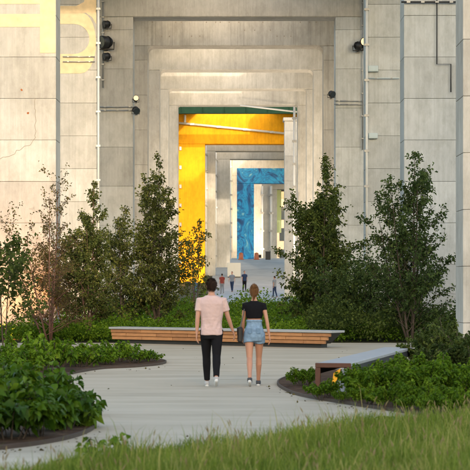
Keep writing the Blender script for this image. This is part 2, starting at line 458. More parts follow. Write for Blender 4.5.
# decks of the elevated road (start over the first bents; gap before the yellow bent left open for skylight)
def deck(label, pts):
    """two carriageways; the open strip between them is made up to let skylight in"""
    root = tag(empty('elevated_road', (0, 0, 0)), label, 'road deck', kind='structure')
    for x0, x1 in ((-11.5, -3.4), (3.4, 11.5)):  # middle strip left open so skylight reaches the beams
        MB().prism([(y, z) for y, z in pts] + [(y, z+.4) for y, z in pts[::-1]], 'x', x0, x1).build('carriageway', M['conc2'], root)
        for x in (x0, x1):
            MB().prism([(y, z+.402) for y, z in pts] + [(y, z+1.2) for y, z in pts[::-1]], 'x', x-.15, x+.15).build('parapet', M['conc'], root)
    return root
deck('deck of the elevated road over the first bents', [(41, 20.33), (56, 19.33), (70, 18.33), (85, 17.25), (128.4, 17.25)])
deck('deck of the elevated road beyond the open gap', [(149.5, 17.56), (162.6, 17.56), (184, 17.56), (300, 17.7)])
gr = tag(empty('steel_girder', (0, 0, 0)), 'dark green steel girder above the yellow bent', 'girder')
MB().box(-13, 13, 150.0, 150.06, 16.42, 17.50).build('web', M['green_steel'], gr)
MB().box(-13, 13, 149.8, 150.26, 16.36, 16.418).build('flange', M['green_steel'], gr)
for i in range(14):
    MB().box(-12+i*1.85, -12+i*1.85+.03, 149.84, 149.998, 16.42, 17.49).build('stiffener', M['green_steel'], gr)

# a pale building closes the view at the far end
fb = tag(empty('far_building', (0, 0, 0)), 'pale building closing the far end of the tunnel', 'building')
MB().box(-30, 45, 330, 345, 4, 26).build('wall', M['brick'], fb)
for i in range(8):
    for k in range(5):
        MB().box(-26+i*8.6, -22+i*8.6, 329.9, 329.996, 6+k*4, 8.4+k*4).build('window', M['glass'], fb)
gp = MB().box((274-235)*250/FOC, (283.5-235)*250/FOC, 262, 262.2, 9.5, 16).build('green_banner', simple('sage_banner', (.33, .40, .20), .7))
tag(gp, 'sage green panel glimpsed at the right inside the blue bent', 'panel')

# unseen blocks added to keep low sun off the path and right-hand piers
def sun_block(label, x0, x1, y0, y1, h, fl=3.6):
    root = tag(empty('added_shade_block', (0, 0, 0)), label, 'building')
    MB().box(x0, x1, y0, y1, 0, h).build('wall', M['brick'], root)
    MB().box(x0-.3, x1+.3, y0-.3, y1+.3, h, h+.8).build('roof', M['conc2'], root)
    k = 0
    z = 1.2
    while z + 2 < h:
        MB().box(x0+.8, x1-.8, y1, y1+.06, z, z+1.7).build('window_band', M['glass'], root); z += fl
    return root
TS = math.tan(R(SUN_AZ)); TE = math.tan(R(SUN_EL))/math.cos(R(SUN_AZ))
edge56 = -2.3
sun_block('low city box added behind the camera, unseen', -60, 70, -60, -40, (40+60)*TE - .8)
sun_block('tall city box added behind the camera on the right, unseen', edge56 + TS*131, 90, -75, -61, 46)

# ---- paint and wear on the lit left piers
def slab_on(name, pix, d, mat, parent, th=.004, off=.026):
    """flat painted shape on a pier front at distance d; pix = outline in photo pixels"""
    pts = [P(x, y, d) for x, y in pix]
    m = MB(); m.prism([(p.x, p.z) for p in pts], 'y', d-off-th, d-off)
    return m.build(name, mat, parent)
pl = bA[0]
for q in ([(-12, 14), (40, 14), (40, 27), (-12, 27)], [(40.1, -8), (55.6, -8), (55.6, 53), (40.1, 53)], [(-12, -8), (40, -8), (40, 4), (-12, 4)]):
    slab_on('painted_stroke', q, 56, M['lettering'], pl, off=.010)
def arc(cx, cy, rx, ry, a0, a1, n=12):
    return [(cx+rx*math.cos(R(a0+(a1-a0)*i/n)), cy+ry*math.sin(R(a0+(a1-a0)*i/n))) for i in range(n+1)]
B = bB[0]
slab_on('painted_stroke', [(58, 54)] + [(74, 54)] + arc(74, 39, 15.5, 15, 90, -90) + [(58, 24), (58, 13)] + [(82, 13)] + arc(82, 43, 14, 30, -80, 80) + [(80, 73.5), (58, 73.5)], 70, M['lettering'], B, off=.010)
slab_on('painted_stroke', [(58, 12.9), (58, 6), (76, 6), (84, 2), (86, -8), (96.2, -8), (96.2, 24), (92, 17), (86, 12.9)], 70, M['lettering'], B, off=.010)
def ribbon(pix, d, w, mat, parent, name='crack'):
    m = MB(); pts = [P(x, y, d-.014) for x, y in pix]
    for a, b in zip(pts, pts[1:]):
        t = (b-a).normalized(); nn = Vector((-t.z, 0, t.x))*w/2
        m.v += []
        m.add([a-nn, b-nn, b+nn, a+nn, a-nn+Vector((0, .004, 0)), b-nn+Vector((0, .004, 0)), b+nn+Vector((0, .004, 0)), a+nn+Vector((0, .004, 0))],
              [(0,1,2,3), (7,6,5,4), (0,4,5,1), (1,5,6,2), (2,6,7,3), (3,7,4,0)])
    return m.build(name, mat, parent)
ck = [(36, 99)]
for i in range(14): ck.append((35.5+rng.uniform(-1, 1), 99+3*i+rng.uniform(-1, 1)))
for i in range(14): ck.append((33-i*2.7+rng.uniform(-1, 1), 142+i*1.5+rng.uniform(-1.6, 1.6)))
ribbon(ck, 56, .015, M['crack'], pl)
for x, y in ((21.5, 90), (28, 113)):
    pts = [(x+rng.uniform(.7, 1.3)*math.cos(a), y+rng.uniform(.8, 1.5)*math.sin(a)) for a in [i*.7 for i in range(9)]]
    slab_on('rust_stain', pts, 56, M['rust'], pl, off=.010)

# ---- form-tie holes as small plugs on the stained beam face (dark specks)
for i in range(22):
    x = 152 + i*7.8; y = rng.choice((22, 30, 36))
    p = P(x+rng.uniform(-2, 2), y, 95.3)
    MB().tube([(p.x, 95.38-.012, p.z), (p.x, 95.37-.012, p.z)], .035, 8).build('tie_plug', M['crack'], bD[0])

# ------------------------------------------------------------------ conduits, lamps, boxes
def conduit(label, pts, r, mat, clips=0, clip_mat=None):
    root = tag(empty('conduit_pipe', pts[0]), label, 'conduit')
    b = Vector(pts[0])
    MB().tube([Vector(p)-b for p in pts], r, 8).build('pipe', mat, root, smooth=True)
    a, e = Vector(pts[0]), Vector(pts[-1])
    for i in range(clips):
        c = a.lerp(e, (i+.5)/clips) - b
        MB().box(c.x-r*1.9, c.x+r*1.9, c.y-r*1.25, c.y+r*2.2, c.z-r*.9, c.z+r*.9).build('clip', clip_mat or M['galv'], root)
    return root
def vpipe(label, x, y0, y1, d, r, mat, clips=0, off=.10):
    a, b = P(x, y0, d), P(x, y1, d); yy = d-off
    return conduit(label, [(a.x, yy, a.z), (b.x, yy, b.z)], r, mat, clips)
def hpipe(label, x0, x1, y, d, r, mat, clips=0, off=.10, y2=None):
    a, b = P(x0, y, d), P(x1, y if y2 is None else y2, d); yy = d-off
    return conduit(label, [(a.x, yy, a.z), (b.x, yy, b.z)], r, mat, clips)
gl = M['galv']
vpipe('thin grey conduit running up the pier beside the spotlights', 103, -6, 88, 85, .035, gl, 6)
vpipe('pale conduit at the edge of the pier left of the spotlights', 98.5, -8, 300, 69.8, .045, M['pipe'], 9, off=.06)
hpipe('upper of two grey rods on the pier below the spotlights', 99, 136, 107, 85, .025, gl, 3)
hpipe('lower of two grey rods on the pier below the spotlights', 99, 136, 110.5, 85, .025, gl, 3)
hpipe('upper of two grey rods on the right pier below the wall lamp', 334, 364, 101, 85, .025, gl, 3)
hpipe('lower of two grey rods on the right pier below the wall lamp', 334, 364, 104.5, 85, .025, gl, 3)
hpipe('upper of two thin rods beside the yellow rounded letter', 63, 95, 57, 70, .018, gl, 3)
hpipe('lower of two thin rods beside the yellow rounded letter', 63, 95, 62, 70, .018, gl, 3)
vpipe('thin grey conduit running down the right pier beside the lit lamp', 362.5, -8, 150, 85, .03, gl, 7)
vpipe('pale conduit at the inner edge of the right pier behind the large tree', 366.5, -8, 310, 69.8, .05, M['pipe'], 9, off=.06)
hpipe('thin blue grey rod across the right pier under the upper blue box', 368, 399, 78.5, 70, .02, M['boxblue'], 2)
# stepped dark cable on the near right pier
pp = [P(x, y, 55.9) for x, y in ((437, -6), (437, 64), (451, 64), (451, 92))]
conduit('dark stepped cable on the wide right pier', [(p.x, 55.93, p.z) for p in pp], .02, M['slabdark'], 0)
hpipe('dark cable run along the top of the wide right pier', 401, 458, 2.5, 56, .03, M['slabdark'], 4)
# white pipes deep in the tunnel
vpipe('white pipe down the right pier in front of the lone grey pier', 294.3, 107, 290, 126, .085, M['white'], 8, off=.15)
hpipe('white pipe sloping under the soffit before the green girder', 240, 297, 105.5, 126, .06, M['white'], 0, y2=112)
hpipe('white pipe crossing the yellow beam at a slant', 179, 285, 123, 160.8, .10, M['white'], 4, y2=133.5)
vpipe('short white stub pipe on the yellow beam', 185, 115, 123, 160.8, .10, M['white'], 0)
vpipe('white pipe on the bent just behind the yellow bent', 205.8, 146, 282, 170.8, .10, M['white'], 8)
vpipe('white pipe on the second bent behind the yellow bent', 215.8, 151.5, 280, 181.8, .10, M['white'], 8)
vpipe('white pipe on the pier left of the blue column', 230.5, 160, 272, 199.8, .11, M['white'], 8)
vpipe('white pipe on the first pier seen through the blue bent', 262.3, 186, 258, 211.8, .11, M['white'], 4)
vpipe('white pipe on the second pier seen through the blue bent', 271, 186, 258, 225.8, .15, M['white'], 4)
for k in range(7):
    a = P(180.5, 148+k*19, 161)
    tag(MB().box(a.x-.10, a.x+.10, 160.80, 160.98, a.z-.22, a.z+.12, .01).build('small_bracket', M['galv']), 'small grey bracket plate on the left edge of the yellow column', 'bracket', 'bracket plates on the yellow column')

def floodlight(label, x, y, d, size, yaw, pitch, lit=None, off=.30, group='spotlights on the piers'):
    """flood lamp on a yoke: housing with cooling fins, glass, yoke, arm to the wall"""
    p = P(x, y, d)
    root = tag(empty('spotlight', (p.x, d-off, p.z)), label, 'spotlight', group)
    mt = M['black']
    rot = Matrix.Rotation(yaw, 4, 'Z') @ Matrix.Rotation(pitch, 4, 'X')
    def pt(m, name, mat, smooth=False):
        o = m.build(name, mat, root, smooth=smooth); o.matrix_local = rot; return o
    s = size
    hs = MB().tube([(0, -s*.55, 0), (0, -s*.5, 0), (0, s*.1, 0), (0, s*.45, 0)], [s*.5, s*.55, s*.46, s*.25], 14)
    hs = pt(hs, 'housing', mt, True)
    for k in range(4): MB().tube([(0, s*(.12+.09*k), 0), (0, s*(.15+.09*k), 0)], s*(.52-.06*k), 14).build('cooling_fin', mt, hs)
    pt(MB().tube([(0, -s*.565, 0), (0, -s*.552, 0)], s*.47, 14), 'lens', lit or M['glass'])
    MB().tube([(-s*.62, 0, 0), (-s*.62, 0, -s*.6), (s*.62, 0, -s*.6), (s*.62, 0, 0)], s*.06, 6).build('yoke', mt, root)
    MB().tube([(0, 0, -s*.6), (0, off-.03, -s*.6)], s*.08, 6).build('arm', mt, root)
    MB().box(-s*.25, s*.25, off-.03, off-.002, -s*.85, -s*.35).build('wall_plate', M['galv'], root)
    return root
def light_at(root, loc, energy, color, aim, size=70, blend=.6, r=.08, name='lamp_light'):
    l = bpy.data.lights.new(name, 'SPOT'); l.energy = energy; l.color = color; l.spot_size = R(size); l.spot_blend = blend; l.shadow_soft_size = r
    o = bpy.data.objects.new(name, l); col.objects.link(o); o.location = loc
    o.rotation_euler = (Vector(loc)-Vector(aim)).to_track_quat('Z', 'Y').to_euler()
    o.parent = root; o.matrix_parent_inverse = root.matrix_world.inverted() if False else Matrix.Translation(-Vector(root.location))
    return o
floodlight('top one of three black spotlights on the left pier', 107.5, 25, 85, .34, R(-60), R(10))
floodlight('large middle one of three black spotlights on the left pier', 107, 43, 85, .58, R(-50), R(5))
floodlight('bottom one of three black spotlights on the left pier', 107.5, 57, 85, .34, R(-60), R(10))
floodlight('small lit white lamp at the inner edge of the left pier', 136, 99.5, 85, .26, R(10), R(-10), M['lamp_on'])
floodlight('small black spotlight under the lit lamp on the left pier', 136, 110.5, 85, .32, R(25), R(25))
lampR = floodlight('lit warm wall lamp high on the right pier', 363.5, 43.5, 85, .42, R(8), R(-4), M['lamp_on'])
floodlight('dark spotlight just left of the lit warm wall lamp', 357.5, 46.5, 85, .40, R(70), R(20))
floodlight('black round camera lamp at the inner right pier', 331, 94.5, 85, .30, R(30), R(15))
def wallbox(label, x, y, d, w, h):
    p = P(x, y, d); root = tag(empty('junction_box', (p.x, d-.024, p.z)), label, 'box')
    MB().box(-w/2, w/2, -.12, 0, -h/2, h/2, .012).build('case', M['boxblue'], root)
    MB().box(-w/2+.03, w/2-.03, -.135, -.121, -h/2+.03, h/2-.03).build('lid', M['boxblue'], root)
wallbox('upper pale blue junction box on the right pier', 373, 69, 70, .40, .24)
wallbox('lower pale blue junction box on the right pier', 373, 136, 70, .36, .22)

def uplight(label, loc, aim, energy, size=95, s=.3, color=(1.0, .58, .24)):
    root = tag(empty('ground_floodlight', loc), label, 'floodlight', 'floodlights at the feet of the piers')
    d = (Vector(aim)-Vector(loc)).normalized()
    q = d.to_track_quat('Y', 'Z').to_matrix().to_4x4()
    h = MB().box(-s*.6, s*.6, -s*.25, s*.25, -s*.4, s*.4, .02).build('housing', M['black'], root); h.matrix_local = Matrix.Translation((0, 0, s*.6)) @ q
    l = MB().box(-s*.5, s*.5, s*.252, s*.262, -s*.32, s*.32).build('lens', M['flood_on'], root); l.matrix_local = Matrix.Translation((0, 0, s*.6)) @ q
    MB().box(-s*.5, s*.5, -s*.3, s*.3, 0, .03).build('base', M['black'], root)
    p = Vector(loc) + Vector((0, 0, s*.6)) + d*s*.35
    light_at(root, p, energy, color, p + d*5, size, .9, .1)
    return root
uplight('ground floodlight glowing at the foot of the crack marked left pier', (-7.0, 53.2, 0), (-7.1, 56, 1.2), 430, 120, .3, (1, .36, .06))
uplight('ground floodlight at the foot of the rounded letter pier, behind the twiggy trees', (-5.9, 67.6, 0), (-6.3, 70, 2.5), 90, 120, .3, (1, .55, .22))
for k_, (bd, xl_, xr_) in enumerate(((95.4, -4.2, 4.1), (105.8, -4.0, 4.0), (116.2, -3.9, 4.0), (126.6, -3.6, 3.9))):  # added lamps, out of view, that brighten the tunnel bays
    for x_, sd in ((xl_, 'left'), (xr_, 'right')):
        uplight('%s floodlight added unseen between the bents in bay %s of the tunnel' % (sd, ('one', 'two', 'three', 'four')[k_]), (x_*.8, bd-5.5, gz(bd-5.5)+.03), (x_*.3, bd+.6, 14.7), 380 if k_ == 0 else 800, 130, .35, (1, .78, .54))
uplight('ground floodlight at the foot of the yellow column', P(188, 286, 156) * 1.0 - Vector((0, 0, P(188, 286, 156).z - gz(156))), P(190, 255, 161), 500, 110, .45, (1, .60, .20))
uplight('ground floodlight at the foot of the blue column', (P(259, 250, 206).x, 206, gz(206)), P(262, 215, 212), 1500, 120, .45, (1, .72, .42))

# ------------------------------------------------------------------ benches
def bench_far():
    a = Vector((-3.60, 50.4, 0)); b = Vector((2.86, 45.8, 0))
    L = (b-a).length-.40; rz = math.atan2(b.y-a.y, b.x-a.x)
    root = tag(empty('long_bench', a, rz), 'long straight cedar bench with grey top across the path behind the couple', 'bench')
    W = .62
    MB().box(-.03, L+.03, -.03, W, .415, .475, .008).build('seat', M['slab'], root)
    # cedar fascia: two courses of timbers with staggered butt joints, leaning back towards the foot
    rows = 3; zt = .412; hh = (zt-.115)/rows
    for r in range(rows):
        x = 0.0; y = .02 + .03*r
        if r % 2: segs = [.55]
        else: segs = [1.1]
        while sum(segs) < L-.2: segs.append(1.1)
        for s in segs:
            e = min(x+s, L - .05 - .10*r)
            if e - x < .05: break
            MB().box(x+.004, e-.004, y, y+.07, zt-(r+1)*hh+.004, zt-r*hh-.004, .006).build('timber', M['wood'] if rng.random() < .6 else M['wood2'], root)
            x = e
    # slanted end plates
    for X, s in ((L-.03, 1), (.0, -1)):
        MB().prism([(X-.0*s, .412), (X-.35*s, .12), (X-.45*s, .12), (X-.10*s, .412)], 'y', .10, W-.05).build('end_plate', M['slabdark'], root)
    MB().box(.35, L-.45, .20, W-.12, .0, .41).build('plinth', M['slabdark'], root)
    return root
bench_far()
def bench_right():
    a = Vector((1.53, 27.2, 0)); b = Vector((3.19, 34.2, 0))
    L = (b-a).length; rz = math.atan2(b.y-a.y, b.x-a.x)
    root = tag(empty('long_bench', a, rz), 'grey topped bench running away beside the bed on the right', 'bench')
    W = .27
    n = 6
    for i in range(n):
        MB().box(i*L/n+.004, (i+1)*L/n-.004, -W, W, .41, .465, .008).build('slab', M['slab'], root)
    for s in (-1, 1):
        MB().box(.06, L-.06, s*(W-.03)-.02, s*(W-.03)+.02, .30, .408).build('side_rail', M['slabdark'], root)
    # open rust brown end frame facing the path
    fr = MB().box(-.05, .0, -W-.01, W+.01, .395, .468, .008).build('end_frame', M['endwood'], root)
    for s in (-1, 1):
        MB().box(-.05, .0, s*(W-.03)-.04, s*(W-.03)+.04, 0, .394, .006).build('leg', M['endwood'], root)
    for k in (1, 2, 3):
        MB().box(k*L/3-.35, k*L/3-.15, -W+.08, W-.08, 0, .408).build('leg', M['slabdark'], root)
    return root
bench_right()
# yellow and grey sign leaning at the bench end
sg = tag(empty('sign_board', (1.57, 26.45, 0), R(-8)), 'small leaning board with a yellow stripe at the bench end', 'sign')
tilt = [(-.085, .02), (-.05, .31), (.03, .36), (.02, .30), (-.02, .20), (-.045, .02)]
MB().prism([(-.09, .04), (-.055, .30), (.02, .36), (.005, .27), (-.03, .19), (-.045, .04)], 'y', -.02, .0).build('yellow_panel', M['yellow'], sg)
MB().prism([(-.03, .06), (-.012, .19), (.022, .27), (.038, .36), (.09, .355), (.075, .06)], 'y', -.015, .005).build('grey_panel', simple('grey_print', (.22, .25, .30), .5, var=.5, scale=25), sg)
MB().box(-.01, .01, .01, .03, 0, .35).build('stake', M['slabdark'], sg); sg.scale = (1.4, 1.4, 1.17)

# ------------------------------------------------------------------ foliage
def leaf_cloud(name, pts, axes, size, mat, big=False, parent=None, tint=None, droop=.15, width=.42, loc=None):
    """one mesh of leaf blades: pts (n,3), axes (n,3) leaf directions, size (n,)"""
    n = len(pts)
    a = axes/np.maximum(np.linalg.norm(axes, axis=1, keepdims=True), 1e-6)
    r = nrg.normal(size=(n, 3)); r[:, 2] += 1.2
    u = np.cross(a, r); u /= np.maximum(np.linalg.norm(u, axis=1, keepdims=True), 1e-6)
    w = np.cross(u, a)
    if big:
        T = np.array([(0,0,0), (-.75,.28,.10), (0,.28,0), (.75,.28,.10), (-.85,.58,.04), (0,.60,-.03), (.85,.58,.04), (0,1,-.22)])
        Fc = np.array([(0,2,1), (0,3,2), (1,2,5), (1,5,4), (2,3,6), (2,6,5), (4,5,7), (5,6,7)])
    else:
        T = np.array([(0,0,0), (-1,.45,.16), (0,1,-.10), (1,.45,.16)])
        Fc = np.array([(0,2,1), (0,3,2)])
    s = size[:, None, None]
    V = pts[:, None, :] + s*(T[None, :, 1:2]*a[:, None, :] + T[None, :, 0:1]*width*.5*u[:, None, :]*1.6 + T[None, :, 2:3]*w[:, None, :])
    V[:, -1 if big else 2, 2] -= size*droop
    k = len(T)
    Fa = (Fc[None] + (np.arange(n)*k)[:, None, None]).reshape(-1, 3)
    if tint is None: tint = nrg.random(n)
    me = np_mesh(name, V.reshape(-1, 3), Fa, np.repeat(np.clip(tint, 0, 1), k))
    return link(name, me, mat, parent, loc)

M['leaf_dark'] = leafmat('leaf_dark', (.038, .060, .014), (.075, .110, .024), (.140, .170, .040))
M['leaf_olive'] = leafmat('leaf_olive', (.050, .066, .018), (.095, .118, .028), (.170, .170, .045))
M['leaf_brown'] = leafmat('leaf_bronze', (.055, .045, .018), (.115, .095, .032), (.17, .14, .045))
M['leaf_blue'] = leafmat('leaf_deep', (.034, .058, .018), (.066, .108, .030), (.120, .165, .046))
M['leaf_bush'] = leafmat('leaf_bush', (.050, .108, .007), (.105, .195, .011), (.18, .28, .022))
M['leaf_bright'] = leafmat('leaf_bright', (.056, .120, .008), (.115, .210, .012), (.19, .29, .024))
M['leaf_front'] = leafmat('leaf_front', (.034, .078, .006), (.072, .145, .009), (.135, .215, .018), rough=.42)
M['grass'] = leafmat('grass_blades', (.105, .160, .018), (.205, .270, .036), (.44, .38, .13), .3)

def tree(label, base, H, W, nstem, nleaf, ls, mat, seed, bark='bark', lo=.12, profile=None, bran=26, spread=.10, name='tree', twig_vis=1.0, tintbias=0.0, group=None):
    r = random.Random(seed)
    root = tag(empty(name, base), label, 'tree', group)
    prof = profile or (lambda t: (math.sin(math.pi*min(1, (t*.80+.22)))**.8))
    T = MB(); ends = []
    for s in range(nstem):
        az = 2*math.pi*(s/nstem) + r.uniform(-.5, .5)
        h = H*(1.0 if s == 0 else r.uniform(.62, .93))
        sp = W*spread*r.uniform(.5, 1.6)*(.2 if s == 0 else 1) if nstem > 1 else 0.05
        pts = []; n = 8; jx = jy = 0
        for i in range(n+1):
            t = i/n
            jx += r.uniform(-.03, .03)*H*.08; jy += r.uniform(-.03, .03)*H*.08
            pts.append(Vector((math.cos(az)*sp*(.15+1.6*t**.8)+jx, math.sin(az)*sp*(.15+1.6*t**.8)+jy, h*t - (.05 if i == 0 else 0))))
        r0 = .012*H*(.58 if nstem > 1 else 1.3)
        T.tube(pts, [r0*(1-.86*i/n) for i in range(n+1)], 7)
        nb = int(bran*(h/H))
        for b in range(nb):
            t = lo + (1-lo)*((b+r.random())/nb)*.97
            f = t*n; i = min(int(f), n-1); p = pts[i].lerp(pts[i+1], f-i)
            th = p.z/H
            ln = W*.5*prof(th)*r.uniform(.55, 1.2)
            a2 = b*2.399 + r.uniform(-.6, .6); el = R(r.uniform(18, 58) + 22*th)
            d = Vector((math.cos(a2)*math.cos(el), math.sin(a2)*math.cos(el), math.sin(el)))
            q = [p, p + d*ln*.4 + Vector((r.uniform(-1, 1), r.uniform(-1, 1), r.uniform(-.5, 1)))*ln*.05, p + d*ln*.75 + Vector((0, 0, .06*ln)), p + d*ln + Vector((r.uniform(-1, 1), r.uniform(-1, 1), r.uniform(-1.2, 1.0)))*ln*.10]
            rb = r0*(1-.86*t)*.45
            T.tube(q, [rb, rb*.75, rb*.5, rb*.22], 4, caps=False)
            ends.append((q, ln, th))
            for k in range(r.randint(4, 7)):
                u = r.uniform(.25, 1); g = u*3; ii = min(int(g), 2); o = q[ii].lerp(q[ii+1], g-ii)
                dv = (d + Vector((r.gauss(0, .7), r.gauss(0, .7), r.gauss(.15, .5)))).normalized(); l2 = ln*r.uniform(.22, .5) + .06
                qq = [o, o+dv*l2*.55+Vector((0, 0, .02)), o+dv*l2 + Vector((0, 0, r.uniform(-.15, .1)*l2))]
                if r.random() < twig_vis: T.tube(qq, [rb*.4, rb*.3, rb*.12], 3, caps=False)
                ends.append((qq, l2, th))
    T.build('trunk', M[bark], root, smooth=True)
    # leaves strung along the outer branches and twigs
    wts = np.array([e[1] for e in ends]); clump = np.array([r.uniform(.25, 1.6) for _ in ends])
    idx = nrg.choice(len(ends), nleaf, p=wts*clump/(wts*clump).sum())
    Q = np.array([[list(e[0][-3]), list(e[0][-2]), list(e[0][-1])] for e in ends])
    u = nrg.random(nleaf)*2
    A = Q[idx]; m = (u < 1)[:, None]
    pts = np.where(m, A[:, 0] + (A[:, 1]-A[:, 0])*u[:, None], A[:, 1] + (A[:, 2]-A[:, 1])*(u-1)[:, None])
    ax = (A[:, 2]-A[:, 0]); ax /= np.linalg.norm(ax, axis=1, keepdims=True)
    ax = ax*.5 + nrg.normal(size=(nleaf, 3))*.75; ax[:, 2] -= .15
    pts = pts + nrg.normal(size=(nleaf, 3))*ls*.45
    ct = np.array([r.gauss(.45+tintbias, .20) for _ in ends])
    leaf_cloud('crown', pts, ax, ls*nrg.uniform(.65, 1.25, nleaf), M[mat], parent=root, tint=ct[idx] + nrg.normal(size=nleaf)*.16)
    return root

def TP(x, d): return ((x-235)*d/FOC, d, 0)
conic = lambda t: max(.10, (1.05 - t))**.75 * (.95 if t > .2 else .80+.75*t)
tree('dark leafy tree cut off by the left edge of the photo', TP(4, 44), 2.8, 2.3, 3, 1300, .13, 'leaf_dark', 3, lo=.2, bran=14, spread=.2)
tree('sparse twiggy tree with bare reddish branches before the crack marked pier', TP(50, 51), 4.7, 2.5, 5, 3200, .075, 'leaf_brown', 5, bark='bark_red', lo=.06, bran=26, spread=.20, profile=lambda t: .9-.35*t)
tree('thin olive tree with bronze leaves before the pier with the rounded letter', TP(90, 53), 4.75, 2.4, 4, 9500, .085, 'leaf_olive', 8, bark='bark_red', bran=24, spread=.12, profile=conic)
tree('small bronze leaved tree low between the twiggy tree and the olive tree', TP(70, 55), 3.2, 2.3, 4, 6500, .085, 'leaf_brown', 18, bark='bark_red', bran=18, spread=.16)
tree('tall narrow olive green tree left of the tunnel opening', TP(157, 59), 6.0, 3.0, 4, 14500, .092, 'leaf_olive', 12, lo=.04, bran=34, spread=.09, profile=conic)
tree('dark olive tree low beside the tall narrow tree', TP(122, 60), 4.4, 2.4, 4, 6500, .092, 'leaf_olive', 13, lo=.04, bran=26, spread=.12, profile=conic)
tree('thin small tree in front of the yellow column', TP(196, 74), 4.4, 2.3, 3, 1500, .12, 'leaf_olive', 21, bran=12, spread=.16, tintbias=.2)
tree('broad dense dark tree right of the tunnel opening', TP(322, 58), 5.75, 3.1, 5, 22000, .10, 'leaf_dark', 14, lo=.04, bran=36, spread=.12, profile=conic)
tree('tall loose dark tree in front of the wide right pier', TP(411, 51), 5.55, 3.0, 5, 13000, .095, 'leaf_blue', 15, lo=.04, bran=32, spread=.13, profile=conic)
tree('dark understorey tree between the two big trees on the right', TP(366, 55), 2.1, 2.8, 5, 7500, .10, 'leaf_blue', 16, lo=.04, bran=22, spread=.2)

def shrub(label, group, base, H, W, nleaf, ls, mat, seed, big=False, cat='shrub', name='shrub'):
    r = random.Random(seed)
    root = tag(empty(name, base, r.uniform(0, 6.28)), label, cat, group)
    T = MB(); pts = []; ax = []; tt = []
    ns = max(7, int(W*16))
    per = nleaf//ns
    for s in range(ns):
        az = r.uniform(0, 2*math.pi); rr = W*.5*math.sqrt(r.random())
        top = Vector((math.cos(az)*rr, math.sin(az)*rr, H*(1-.45*(rr/(W*.5))**2)*r.uniform(.72, 1.12)))
        b = Vector((math.cos(az)*rr*.35, math.sin(az)*rr*.35, -.02))
        mid = b.lerp(top, .55) + Vector((r.uniform(-.05, .05), r.uniform(-.05, .05), .10*H))
        tip = top + Vector((math.cos(az), math.sin(az), -.3))*H*.08
        T.tube([b, mid, top, tip], [.008, .006, .004, .002], 4, caps=False)
        c = r.gauss(.45, .22)
        for k in range(per):
            u = r.uniform(.22, 1)**.8
            p = b.lerp(mid, u/.5) if u < .5 else mid.lerp(tip, (u-.5)/.5)
            a = Vector((r.gauss(0, 1), r.gauss(0, 1), r.gauss(.1, .55)))
            p = p + a.normalized()*ls*.35
            pts.append(p[:]); ax.append(a[:]); tt.append(c + r.gauss(0, .15))
    T.build('stems', M['bark'], root)
    pts = np.array(pts); ax = np.array(ax); n = len(pts)
    leaf_cloud('foliage', pts, ax, ls*nrg.uniform(.6, 1.2, n), M[mat], big=big, parent=root, tint=np.array(tt), droop=.3, width=.46)
    return root
def copy_tree(o, loc, rz, sc_, label=None):
    c = o.copy(); col.objects.link(c); c.location = loc; c.rotation_euler = (0, 0, rz); c.scale = (sc_, sc_, sc_*rng.uniform(.85, 1.15))
    if label: c['label'] = label
    for ch in o.children:
        k = ch.copy(); col.objects.link(k); k.parent = c
    return c

# left foreground bed: big-leaved shrubs
g = 'broad leaved shrubs in the left foreground bed'
spots = [((8, 443), .62, 1.0), ((40, 439), .60, .95), ((66, 433), .44, .70), ((22, 420), .66, 1.0), ((55, 416), .56, .85), ((-16, 441), .62, 1.0), ((-8, 414), .70, 1.0), ((83, 429), .34, .5)]
names = ['broad leaved shrub at the front of the left foreground bed', 'broad leaved shrub in the middle of the left foreground bed', 'low broad leaved shrub near the rounded tip of the left foreground bed', 'taller broad leaved shrub behind the front of the left bed', 'broad leaved shrub at the back of the left foreground bed', 'broad leaved shrub cut by the left edge of the photo', 'tallest broad leaved shrub at the left photo edge, back of the bed', 'small broad leaved shrub reaching over the path at the bed tip']
for i, ((x, y), h, w) in enumerate(spots):
    p = G(x, y); shrub(names[i], g, (p.x, p.y, .04), h, w, int(720*w), .115, 'leaf_front', 100+i, big=True)
# left island: low bright plants
proto = None
g = 'low leafy plants in the island bed on the left'
row = [(-14, 380), (6, 381), (18, 373), (30, 377), (42, 370), (54, 373), (66, 367), (80, 369), (92, 365), (106, 366.5), (120, 363.5), (134, 365), (148, 363.3), (0, 370), (24, 367), (60, 363), (88, 362)]
for i, (x, y) in enumerate(row):
    p = G(x, y)
    if i < 3:
        o = shrub('low leafy plant growing in the island bed on the left of the path', g, (p.x, p.y, .04), .40, .85, 620, .075, 'leaf_bright', 200+i, name='leafy_plant', cat='plant'); proto = (proto or []) + [o]
    else:
        copy_tree(proto[i % 3], (p.x, p.y, .04), rng.uniform(0, 6.28), rng.uniform(.8, 1.1) * (.7 if x > 138 else (1.35 if x < 62 else 1.1)))
